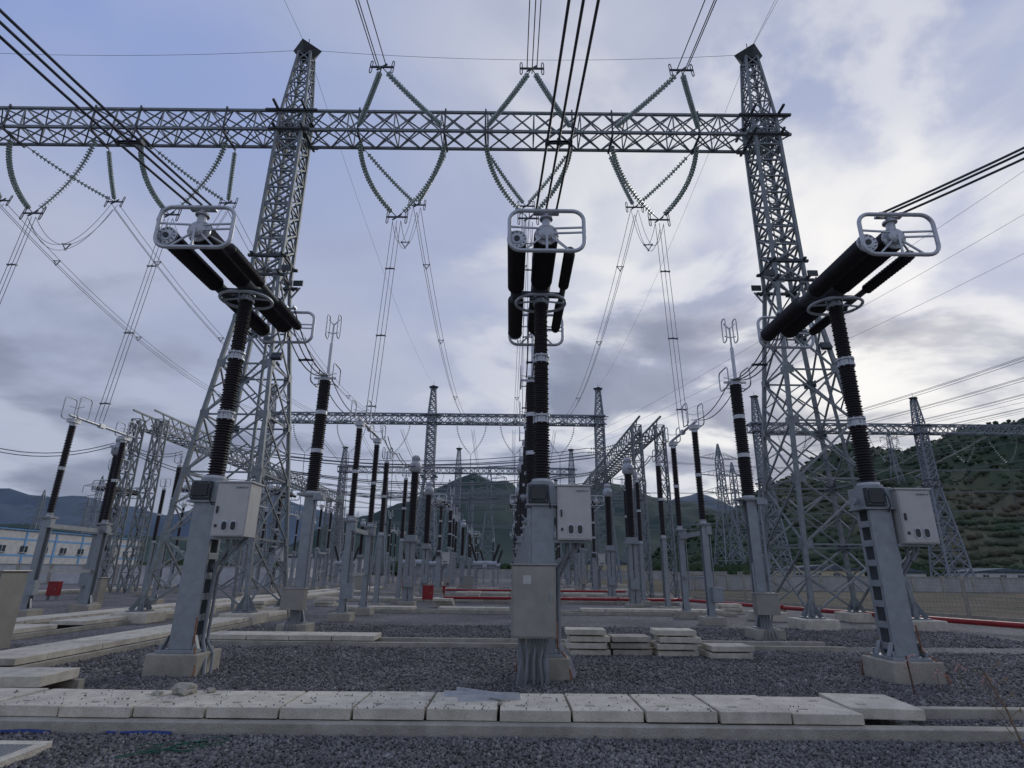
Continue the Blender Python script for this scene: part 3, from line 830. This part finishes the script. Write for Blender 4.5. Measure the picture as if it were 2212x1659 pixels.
trench('cable_trench',[((-9.33,17,.06),(.12,13.5,.12)),((-8.17,17,.06),(.12,13.5,.12)),((-7.8,9.05,.09),(3.4,.12,.18)),((-7.8,8.3,.09),(3.4,.12,.18))],sl+sl2)
sl=[]
x=-7.15
while x<-3.3:
    sl.append(((x+.5,14.85,.13),.98,.8,.11,rnd(-.01,.01),0,True)); x+=1.0
trench('cable_trench',[((.3,14.38,.06),(15.0,.12,.12)),((.3,15.35,.06),(15.0,.12,.12))],sl)
for yy,x0,x1 in((25.9,-7,9),(34.5,-9,9),(45,-14,11),(56,-14,12)):
    sl=[];x=x0
    while x<x1:
        if random.random()<.7: sl.append(((x+.5,yy,.13),.98,.8,.12,rnd(-.02,.02),0,False))
        x+=1.0
    trench('cable_trench',[(((x0+x1)/2,yy-.47,.06),(x1-x0+1,.12,.12)),(((x0+x1)/2,yy+.47,.06),(x1-x0+1,.12,.12))],sl)
for xx in(-14.3,-12.6,-30):
    sl=[];y=15
    while y<60:
        if random.random()<.85: sl.append(((xx,y,.13),1.0,.98,.11,rnd(-.02,.02),0,False))
        y+=1
    trench('cable_trench',[((xx-.55,37,.06),(.1,45,.12)),((xx+.55,37,.06),(.1,45,.12))],sl)
for x,n,w,y in((1.70,4,.86,13.55),(2.62,3,.84,13.6),(3.62,4,.88,13.5),(4.62,2,.90,13.3)):
    b=MB()
    for k in range(n): slab(b,(x+rnd(-.05,.05),y+rnd(-.05,.05),.02+k*.135),w,.6,.108,rnd(-.08,.08),0,k==n-1)
    for k in range(n):
        for s_ in(-.25,.25): b.box((x+s_,y,.008+k*.135),(.07,.45,.024))
    obj('concrete_slab_stack',b.mesh('concrete_slab_stack',[CONC2 if n==3 else CONC]),bevel=.01)
for x,y in((-3.2,30),(2.5,36),(4.5,40),(-9,30),(-11,26),(3,47),(-2.5,41),(10,27.5)):
    b=MB()
    for k in range(3): slab(b,(x+rnd(-.1,.1),y+rnd(-.1,.1),.01+k*.14),.95,.7,.12,rnd(-.2,.2),0,False)
    obj('concrete_slab_stack',b.mesh('concrete_slab_stack',[CONC]))
for x0,x1 in((-5.5,-4.9),(-4.3,-3.6),(5.5,6.0)):
    b=MB(); n=20
    vs=[];fs=[]
    for i in range(n+1):
        x=x0+(x1-x0)*i/n; a=noise.noise(V3((x*3,0,0)))*.02
        vs+=[(x,6.950,.04+a*.6),(x,6.925+a*.5,.018+abs(a)*.4)]
    for i in range(n): fs.append((2*i,2*i+1,2*i+3,2*i+2))
    b.add(vs,fs); obj('plastic_sheet',b.mesh('plastic_sheet',[BLUET]))
for i,(p,q) in enumerate((((-.80,7.80,.275),(.12,7.72,.275)),((-.60,7.52,.275),(.14,7.66,.275)),((-.66,7.90,.30),(-.02,7.50,.30)))):
    b=MB(); b.angle(p,q,.05); obj('steel_angle_bar',b.mesh('steel_angle_bar',[ALU]))
def rock(x,y,z,r):
    bm=bmesh.new(); bmesh.ops.create_icosphere(bm,subdivisions=3,radius=r)
    for v in bm.verts:
        v.co*=1+.45*noise.noise(v.co*(1.6/r)+V3((x,y,0)))+.16*noise.noise(v.co*(6/r)); v.co.z*=.6
    me=bpy.data.meshes.new('rock'); bm.to_mesh(me); bm.free(); me.materials.append(CONC2); obj('rock',me,None,(x,y,z))
rock(-3.98,7.8,.28,.13); rock(-4.25,7.7,.25,.06); rock(-3.7,7.9,.26,.05); rock(.75,8.15,.19,.05); rock(-.1,7.35,.26,.03)
b=MB()
b.box((-5.05,6.35,.045),(1.15,.12,.06),1); b.box((-5.05,5.70,.045),(1.15,.12,.06),1); b.box((-4.5,6.03,.045),(.12,.53,.06),1); b.box((-5.6,6.03,.045),(.12,.53,.06),1)
b.box((-5.05,6.03,.012),(.97,.52,.02),2)
for i in range(21): b.box((-5.50+i*.045,6.03,.055),(.014,.52,.035),0)
obj('storm_drain_grate',b.mesh('storm_drain_grate',[STEEL,CONC,PLATE]))
b=MB(); b.box((-3.9,5.45,.05),(4.2,.10,.10)); obj('concrete_kerb',b.mesh('concrete_kerb',[CONC]),bevel=.015)
b=MB()
for k in range(4):
    pts=[(-3.5+.17*k+.14*math.sin(i*1.1+k),6.25+.09*k+.2*math.cos(i*.7+k*1.3),.045+.01*math.sin(i)) for i in range(12)]
    b.tube(pts,.0045,0,5)
obj('green_cord',b.mesh('green_cord',[GREENN]))

# ------------------------------------------------------------------ control cabinets
def ctrl_cab(x,y,w,d,z0,z1):
    b=MB(); b.box((x,y,(z0+z1)/2),(w,d,z1-z0)); 
    b.box((x,y,z1+.012),(w+.06,d+.06,.024)); b.box((x,y-d/2-.010,(z0+z1)/2),(w-.05,.016,z1-z0-.05))
    P=[('cabinet_body',b.mesh('cabinet_body',[CABW]),.008)]
    b=MB()
    b.box((x+w*.38,y-d/2-.03,(z0+z1)/2+.05),(.03,.025,.13))
    for k in(.15,.85): b.cyl((x-w/2-.006,y-d/2+.02,z0+(z1-z0)*k-.04),(0,0,1),.012,.08,0,8)
    b.box((x-w*.15,y-d/2-.022,z1-.22),(.13,.006,.13),1)
    P.append(('handle_and_plate',b.mesh('handle_and_plate',[STEEL,CAB])))
    b=MB()
    for i in range(8):
        f=-.21+.06*i
        b.tube([(x+f*.9,y+.02,z0),(x+f,y,z0-.12),(x+f*.85-.02,y+.05*((i%2)*2-1),z0-.35),(x+f*1.1-.03,y+.06*((i%2)*2-1),0)],.022,0,8)
    b.box((x-.2,y+.05,(z0)/2),(.09,.07,z0),1); b.box((x+.22,y+.1,z0/2),(.06,.06,z0),1)
    P.append(('conduits_and_legs',b.mesh('conduits_and_legs',[GREYP,STEEL])))
    return group('control_cabinet',P)
ctrl_cab(.385,9.93,.72,.42,.70,1.80)
ctrl_cab(-8.22,9.4,.95,.5,.50,1.62)
b=MB(); b.box((0,0,.6),(.9,.5,1.2)); b.box((0,0,1.22),(1.0,.6,.04))
me=b.mesh('marshalling_kiosk',[CABW])
for x,y in((-20,29),(-12,48),(-4,58)): obj('marshalling_kiosk',me,None,(x,y,0),0,.01)

# ------------------------------------------------------------------ fire pipe & boxes
b=MB()
b.tube([(9.4,34,.30),(12.1,27,.30),(13.4,23.6,.30),(15.6,18.2,.30),(19.5,8,.30)],.085,0,12)
b.tube([(9.4,34,.30),(9.0,33.4,.30),(-3.6,33.4,.30),(-3.65,33.4,.75),(-3.65,33.4,.9)],.085,0,12)
b.tube([(-5,47,.3),(9,47,.3)],.08,0,8)
for p in((12.1,27),(13.4,23.6),(15.6,18.2),(17.5,13.2),(3,33.4),(6,33.4),(0,33.4)):
    b.cyl((p[0]-.03,p[1],.30),(.35,-.9,0) if p[1]<33 else (1,0,0),.125,.07,0,12)
    b.box((p[0],p[1],.12),(.25,.25,.24),1)
b.cyl((-3.65,33.4,.85),(0,0,1),.14,.06,0,12); b.cyl((-3.65,33.4,1.0),(0,0,1),.16,.02,0,12)
obj('fire_water_pipe',b.mesh('fire_water_pipe',[RED,CONC2]))
def redbox(x,y):
    b=MB(); b.box((x,y,.58),(.56,.3,.70)); b.box((x,y,.94),(.62,.36,.03)); b.box((x,y-.157,.58),(.48,.012,.6))
    for s_ in(-.22,.22): b.box((x+s_,y,.11),(.05,.2,.22),1)
    b.box((x+.18,y-.175,.58),(.02,.02,.1),1)
    obj('fire_hose_box',b.mesh('fire_hose_box',[RED,STEEL]))
redbox(-4.4,32.5); redbox(-24.5,32.5); redbox(2.0,60); redbox(-9,52)

# ------------------------------------------------------------------ fence, walls, buildings
def fence(pts):
    b=MB()
    for (x0,y0),(x1,y1) in zip(pts[:-1],pts[1:]):
        Lf=math.hypot(x1-x0,y1-y0); n=int(Lf/2.4)
        for i in range(n+1):
            f=i/n; x=x0+(x1-x0)*f; y=y0+(y1-y0)*f
            b.box((x,y,.85),(.10,.10,1.7),0); b.box((x,y,.05),(.3,.3,.1),0)
        for k in range(12):
            z=.15+k*.13; b.bar((x0,y0,z),(x1,y1,z),.007,1)
        m_=int(Lf/.16)
        for i in range(m_):
            f=i/m_; x=x0+(x1-x0)*f; y=y0+(y1-y0)*f; b.bar((x,y,.1),(x,y,1.6),.005,1)
        b.bar((x0,y0,.12),(x1,y1,.12),.12,0,.2)
    obj('wire_fence',b.mesh('wire_fence',[CONC2,STEELF]))
fence([(12.8,42),(19.3,22),(24.5,6)])
def wall(x0,y0,x1,y1,h,m,name='perimeter_wall'):
    b=MB(); Lw=math.hypot(x1-x0,y1-y0); n=max(1,int(Lw/3.5)); a=math.atan2(y1-y0,x1-x0)
    b.box(((x0+x1)/2,(y0+y1)/2,h/2),(Lw,.18,h),0,a); b.box(((x0+x1)/2,(y0+y1)/2,h+.04),(Lw,.3,.08),1,a)
    for i in range(n+1):
        f=i/n; b.box((x0+(x1-x0)*f,y0+(y1-y0)*f,h/2+.06),(.32,.32,h+.14),1,a)
    obj(name,b.mesh(name,[m,CONC2]))
wall(17,66,120,72,1.55,WALLG); wall(-90,66,-24,64,1.9,WHITEW); wall(-24,150,60,152,2.2,WALLG)
wall(-46,90,-46,150,2,WHITEW)
def building(name,x0,x1,y0,y1,h,wallm,stripes,roofm,floors,pit=2.0):
    P=[]
    b=MB(); b.box(((x0+x1)/2,(y0+y1)/2,h/2),(x1-x0,y1-y0,h)); P.append(('walls',b.mesh('walls',[wallm])))
    b=MB(); xm=(x0+x1)/2
    vs=[(x0-.4,y0-.4,h),(x1+.4,y0-.4,h),(x1+.4,y1+.4,h),(x0-.4,y1+.4,h),(xm,y0-.4,h+pit),(xm,y1+.4,h+pit)]
    b.add(vs,[(0,3,5,4),(1,4,5,2),(0,4,1),(3,2,5),(0,1,2,3)]); b.box((xm,(y0+y1)/2,h-.15),(x1-x0+.5,y1-y0+.5,.28))
    P.append(('roof',b.mesh('roof',[roofm])))
    b=MB()
    for z in stripes: b.box((xm,(y0+y1)/2,z),(x1-x0+.06,y1-y0+.06,.3))
    yy=y0
    if stripes:
        while yy<=y1: b.box((x1+.02,yy,h/2),(.12,.35,h-.3)); b.box((x0-.02,yy,h/2),(.12,.35,h-.3)); yy+=6
    P.append(('stripes',b.mesh('stripes',[BLUEW])))
    b=MB(); 
    for f in range(floors):
        z=1.6+f*2.6
        y=y0+2
        while y<y1-2:
            b.box((x1+.05,y,z),(.08,1.3,.9),0); b.box((x1+.10,y,z),(.04,.08,.9),1); b.box((x1+.12,y,z-.5),(.2,1.5,.08),1); y+=4
        x=x0+2
        while x<x1-2:
            b.box((x,y0-.05,z),(1.3,.08,.9),0); b.box((x,y0-.10,z),(.08,.04,.9),1); b.box((x,y0-.12,z-.5),(1.5,.2,.08),1); x+=4
    P.append(('windows',b.mesh('windows',[WINM,WHITEW])))
    group(name,P)
building('industrial_building',-108,-74,72,118,7.2,WHITEW,(5.6,3.3,.6),BLUEW,2,1.2)
building('yellow_house',60,76,128,136,2.9,YELW,(),ROOFM,1,.9)
building('white_house',84,92,132,140,2.5,WHITEW,(),ROOFM,1,.8)
building('white_house',108,122,138,148,2.8,WHITEW,(),ROOFM,1,.8)
building('white_house',-60,-40,160,170,5,WHITEW,(),ROOFM,1,1.5)
building('yellow_house',20,34,170,180,4.2,YELW,(),ROOFM,1,2)

def rib(b,p,q,s_,w=.018):
    pts=sag(p,q,s_,14); vs=[];fs=[]
    for i,pt in enumerate(pts):
        t=i*.9; vs+=[pt+V3((0,math.sin(t)*w,math.cos(t)*w)),pt-V3((0,math.sin(t)*w,math.cos(t)*w))]
    for i in range(len(pts)-1): fs.append((2*i,2*i+1,2*i+3,2*i+2))
    b.add(vs,fs,0)
b=MB()
b.tube([(6.05,9.45,0),(6.0,9.42,.55)],.014,1,6)
rib(b,(6.0,9.42,.52),(5.92,9.38,.38),.05); rib(b,(6.02,9.42,.5),(6.14,9.4,.36),.04); rib(b,(6.0,9.42,.48),(6.2,9.5,.55),-.04)
obj('tape_stake',b.mesh('tape_stake',[TAPE,RUST]))
b=MB()
b.tube([(5.35,6.75,0),(5.30,6.8,.35),(5.18,6.85,.72)],.011,0,6)
for k in range(8):
    z=.12+.075*k; x0=5.335-.18*(z/.72)
    d=(.13 if k%2 else -.12); b.tube([(x0,6.8,z),(x0+d*.5,6.82,z+.10),(x0+d,6.80,z+.15)],.004,0,5)
    b.add([(x0+d,6.80,z+.15),(x0+d*1.3,6.80,z+.19),(x0+d*1.2,6.78,z+.13)],[(0,1,2)],0)
obj('dry_plant_stem',b.mesh('dry_plant_stem',[DRY]))
b=MB()
for (x,y,z) in((6.55,9.6,.35),(7.0,9.75,.42),(7.5,9.9,.25)):
    b.tube([(x,y,0),(x-.02,y,z)],.006,1,5); rib(b,(x,y,z),(x+.12,y,z-.10),.02,.024); rib(b,(x,y,z),(x-.08,y,z-.14),.02,.024)
obj('barrier_tape',b.mesh('barrier_tape',[TAPE,DRY]))

# ------------------------------------------------------------------ hills
def interp(tab,q):
    if q<=tab[0][0]: return tab[0][1]
    for (a,b_),(c,d) in zip(tab[:-1],tab[1:]):
        if q<=c:
            t=(q-a)/(c-a); t=t*t*(3-2*t)*.5+t*.5; return b_+(d-b_)*t
    return tab[-1][1]
def terrain(name,tab,q0,q1,nq,Yf,Yr,Yb,m,amp,nscale):
    vs=[];fs=[];ns=50
    for i in range(nq+1):
        q=q0+(q1-q0)*i/nq; R=interp(tab,q)
        for j in range(ns+1):
            s_=j/ns
            Y=Yf+(Yb-Yf)*s_
            if Y<=Yr:
                t=(Y-Yf)/(Yr-Yf); sh=t**1.25
            else:
                t=(Y-Yr)/(Yb-Yr); sh=1-t*t*.9
            X=q*Y
            nz=noise.fractal(V3((X*nscale,Y*nscale,1.3)),1.0,2.1,6)
            rg=1-abs(noise.noise(V3((X*nscale*1.7,Y*nscale*.7,4.0))))*2
            z=max(R,0)*Yr*sh + (nz*amp+ (rg-.5)*amp*.9)*sh*(1-.75*max(0,1-abs(Y-Yr)/ (Yr*.15)))*min(1,R*15) + noise.fractal(V3((X*.05,Y*.05,9)),1,2,4)*Yr*.0022*min(1,sh*3)
            if R<=.001: z=-4
            vs.append((X,Y,z-1.0*(1-sh)))
    for i in range(nq):
        for j in range(ns):
            a=i*(ns+1)+j; fs.append((a,a+ns+1,a+ns+2,a+1))
    b=MB(); b.add(vs,fs,0,True); return obj(name,b.mesh(name,[m])),vs
RT=[(.12,0),(.2,.012),(.30,.055),(.36,.092),(.43,.138),(.485,.170),(.54,.203),(.60,.232),(.66,.224),(.70,.214),(.76,.230),(.82,.248),(.93,.268),(1.1,.275),(1.4,.2),(1.9,.08)]
CTb=[(-.42,0),(-.37,.04),(-.33,.068),(-.25,.098),(-.18,.124),(-.12,.146),(-.065,.163),(-.02,.155),(.03,.138),(.07,.130),(.12,.144),(.17,.148),(.22,.132),(.3,.112),(.4,.105),(.55,.08),(.8,.04)]
FTb=[(-2,.17),(-1.2,.15),(-.9,.135),(-.79,.118),(-.69,.10),(-.6,.09),(-.5,.108),(-.42,.128),(-.35,.11),(-.25,.09),(.0,.08),(.2,.10),(.33,.128),(.42,.11),(.6,.08),(1,.06)]
_,v1=terrain('hill',RT,.12,1.8,190,170,450,700,HILL1,20,.012)
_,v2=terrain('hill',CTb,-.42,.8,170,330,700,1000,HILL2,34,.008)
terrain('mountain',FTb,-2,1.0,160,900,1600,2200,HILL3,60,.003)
LT=[(-1.6,.065),(-1.0,.08),(-.85,.07),(-.75,.062),(-.62,.054),(-.5,.055),(-.42,.047),(-.3,.03),(-.2,.0)]
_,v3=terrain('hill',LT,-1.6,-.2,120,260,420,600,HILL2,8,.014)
def forest(name,pts,n,r0,r1,m,sm=True,jit=6):
    base=np.array([[1,0,0],[-1,0,0],[0,1,0],[0,-1,0],[0,0,1],[0,0,-1],[.6,.6,.6],[-.6,.6,.6],[.6,-.6,.6],[-.6,-.6,.6]],float)
    F=[(6,4,0),(6,2,4),(6,0,2),(7,2,1),(7,4,2),(7,1,4),(8,0,4),(8,3,0),(8,4,3),(9,1,3),(9,4,1),(9,3,4),(0,5,2),(2,5,1),(1,5,3),(3,5,0)]
    b=MB()
    for _ in range(n):
        p=random.choice(pts); r=rnd(r0,r1)
        o=V3((p[0]+rnd(-jit,jit),p[1]+rnd(-jit,jit),p[2]-r*.15))
        vs=[o+V3(tuple(c*r*rnd(.7,1.25) for c in v)) for v in base]
        b.add(vs,F,0,sm)
    obj(name,b.mesh(name,[m]))
p1=[v for v in v1 if v[2]>2 and v[1]<500]
forest('forest',p1,12000,.9,2.2,FOREST,True,3)
tl=[(rnd(40,260),rnd(150,185),rnd(0,3)) for _ in range(400)]+[(rnd(-60,70),rnd(185,300),rnd(0,3)) for _ in range(500)]+[(rnd(-260,-60),rnd(150,280),rnd(0,3)) for _ in range(500)]
forest('tree_line',tl,5200,.7,2.3,TREES,False,4)

# ------------------------------------------------------------------ sky and light
SUN_AZ=math.radians(33); SUN_EL=math.radians(24)
sd=V3((math.sin(SUN_AZ)*math.cos(SUN_EL),math.cos(SUN_AZ)*math.cos(SUN_EL),math.sin(SUN_EL)))
W=bpy.data.worlds.new('World'); sc.world=W; W.use_nodes=True
nt=W.node_tree;N=nt.nodes;L=nt.links; bg=N['Background']; bg.inputs['Strength'].default_value=.1
sk=N.new('ShaderNodeTexSky'); sk.sky_type='NISHITA'; sk.sun_disc=False; sk.sun_elevation=SUN_EL; sk.sun_rotation=SUN_AZ
tc=N.new('ShaderNodeTexCoord'); nv=N.new('ShaderNodeVectorMath'); nv.operation='NORMALIZE'; L.new(tc.outputs['Generated'],nv.inputs[0])
sp=N.new('ShaderNodeSeparateXYZ'); L.new(nv.outputs[0],sp.inputs[0])
def M(op,a,b_=None,c=None,clamp=False):
    n=N.new('ShaderNodeMath'); n.operation=op; n.use_clamp=clamp
    for i,v in enumerate((a,b_,c)):
        if v is None: continue
        if isinstance(v,(int,float)): n.inputs[i].default_value=v
        else: L.new(v,n.inputs[i])
    return n.outputs[0]
def MR(v,a,b_,c=0.0,d=1.0,smooth=True):
    n=N.new('ShaderNodeMapRange'); 
    if smooth: n.interpolation_type='SMOOTHSTEP'
    L.new(v,n.inputs[0])
    for i,x in enumerate((a,b_,c,d)): n.inputs[i+1].default_value=x
    return n.outputs[0]
def MIX(f,a,b_):
    n=N.new('ShaderNodeMix'); n.data_type='RGBA'
    if isinstance(f,(int,float)): n.inputs['Factor'].default_value=f
    else: L.new(f,n.inputs['Factor'])
    for k,v in(('A',a),('B',b_)):
        if isinstance(v,tuple): n.inputs[k].default_value=(*v,1)
        else: L.new(v,n.inputs[k])
    return n.outputs['Result']
X_=sp.outputs['X']; Z_=sp.outputs['Z']
z=M('MAXIMUM',Z_,0.0); zz=M('ADD',z,.24)
cx=N.new('ShaderNodeCombineXYZ'); L.new(M('DIVIDE',X_,zz),cx.inputs[0]); L.new(M('DIVIDE',sp.outputs['Y'],zz),cx.inputs[1])
def NZ(scale,detail,rough,dist,off,sx=1,sy=1):
    mp=N.new('ShaderNodeMapping'); mp.inputs['Location'].default_value=off; mp.inputs['Scale'].default_value=(sx,sy,1); L.new(cx.outputs[0],mp.inputs[0])
    n=N.new('ShaderNodeTexNoise'); n.inputs['Scale'].default_value=scale; n.inputs['Detail'].default_value=detail; n.inputs['Roughness'].default_value=rough; n.inputs['Distortion'].default_value=dist
    L.new(mp.outputs[0],n.inputs['Vector']); return n.outputs['Fac']
n1=NZ(.8,5,.48,.5,(3.1,1.2,0),1.0,.8); n2=NZ(2.0,7,.50,.35,(7.7,4.2,0)); n3=NZ(1.5,8,.52,.3,(1.4,9.1,0),.8,1.0); n4=NZ(3.0,7,.52,.3,(5.4,2.1,0))
dt=N.new('ShaderNodeVectorMath'); dt.operation='DOT_PRODUCT'; L.new(nv.outputs[0],dt.inputs[0]); dt.inputs[1].default_value=sd
glow=MR(dt.outputs['Value'],.66,1.0); glow2=MR(dt.outputs['Value'],.88,1.0)
left=MR(X_,.15,-.6)
base=MIX(MR(n1,.30,.66),(.31,.375,.60),(.43,.47,.62))
base=MIX(M('MULTIPLY',M('MULTIPLY',left,MR(Z_,.36,.70)),.85),base,(.245,.345,.67))
soft=MIX(M('MULTIPLY',MR(n2,.38,.70),.45),base,(.54,.57,.69))
lowband=MR(Z_,.44,.16)
soft=MIX(M('MULTIPLY',lowband,.5),soft,(.48,.52,.62))
soft=MIX(M('MULTIPLY',MR(n4,.46,.72),.30),soft,(.32,.365,.52))
bright=M('MULTIPLY',M('MULTIPLY',M('ADD',M('MULTIPLY',glow,.38),M('MULTIPLY',glow2,.55)),MR(n2,.38,.60,.18,1.0)),MR(Z_,.80,.50,.45,1.0),clamp=True)
c1=MIX(bright,soft,(.90,.90,.90))
maskR=M('MULTIPLY',MR(X_,-.05,.18),M('MULTIPLY',MR(Z_,.48,.36),MR(Z_,.10,.18)))
maskL=M('MULTIPLY',MR(X_,.0,-.35),MR(Z_,.30,.14))
thr=M('ADD',n3,M('ADD',M('MULTIPLY',maskR,.105),M('MULTIPLY',maskL,.11)))
dark=M('MULTIPLY',MR(thr,.52,.66),MR(Z_,.54,.38),clamp=True)
darkcol=MIX(MR(n4,.35,.7),(.20,.23,.335),(.29,.325,.44))
c2=MIX(M('MULTIPLY',dark,.92),c1,darkcol)
rim=M('MULTIPLY',M('MULTIPLY',MR(thr,.47,.53),MR(thr,.60,.54)),glow)
c2=MIX(M('MULTIPLY',rim,.55),c2,(.92,.91,.90))
c3=MIX(M('MULTIPLY',MR(Z_,.12,.0),.4),c2,(.44,.48,.57))
sc10=N.new('ShaderNodeVectorMath'); sc10.operation='SCALE'; L.new(c3,sc10.inputs[0]); sc10.inputs['Scale'].default_value=10.0
fin=MIX(.94,sk.outputs['Color'],sc10.outputs[0])
L.new(fin,bg.inputs['Color'])
sl_=bpy.data.lights.new('sun','SUN'); sl_.energy=.8; sl_.angle=math.radians(20); sl_.color=(1,.95,.88)
so_=bpy.data.objects.new('sun',sl_); sc.collection.objects.link(so_); so_.rotation_euler=(-sd).to_track_quat('-Z','Y').to_euler()

# ------------------------------------------------------------------ camera
cam=bpy.data.cameras.new('camera'); cam.lens=19.94; cam.sensor_width=36; cam.clip_end=8000; cam.clip_start=.05
co=bpy.data.objects.new('camera',cam); sc.collection.objects.link(co)
co.location=(0,0,1.7)
co.rotation_euler=(Matrix.Rotation(math.radians(108.3),3,'X')@Matrix.Rotation(math.radians(.6),3,'Z')).to_euler()
sc.camera=co
sc.view_settings.view_transform='Standard'; sc.view_settings.look='None'; sc.view_settings.exposure=0
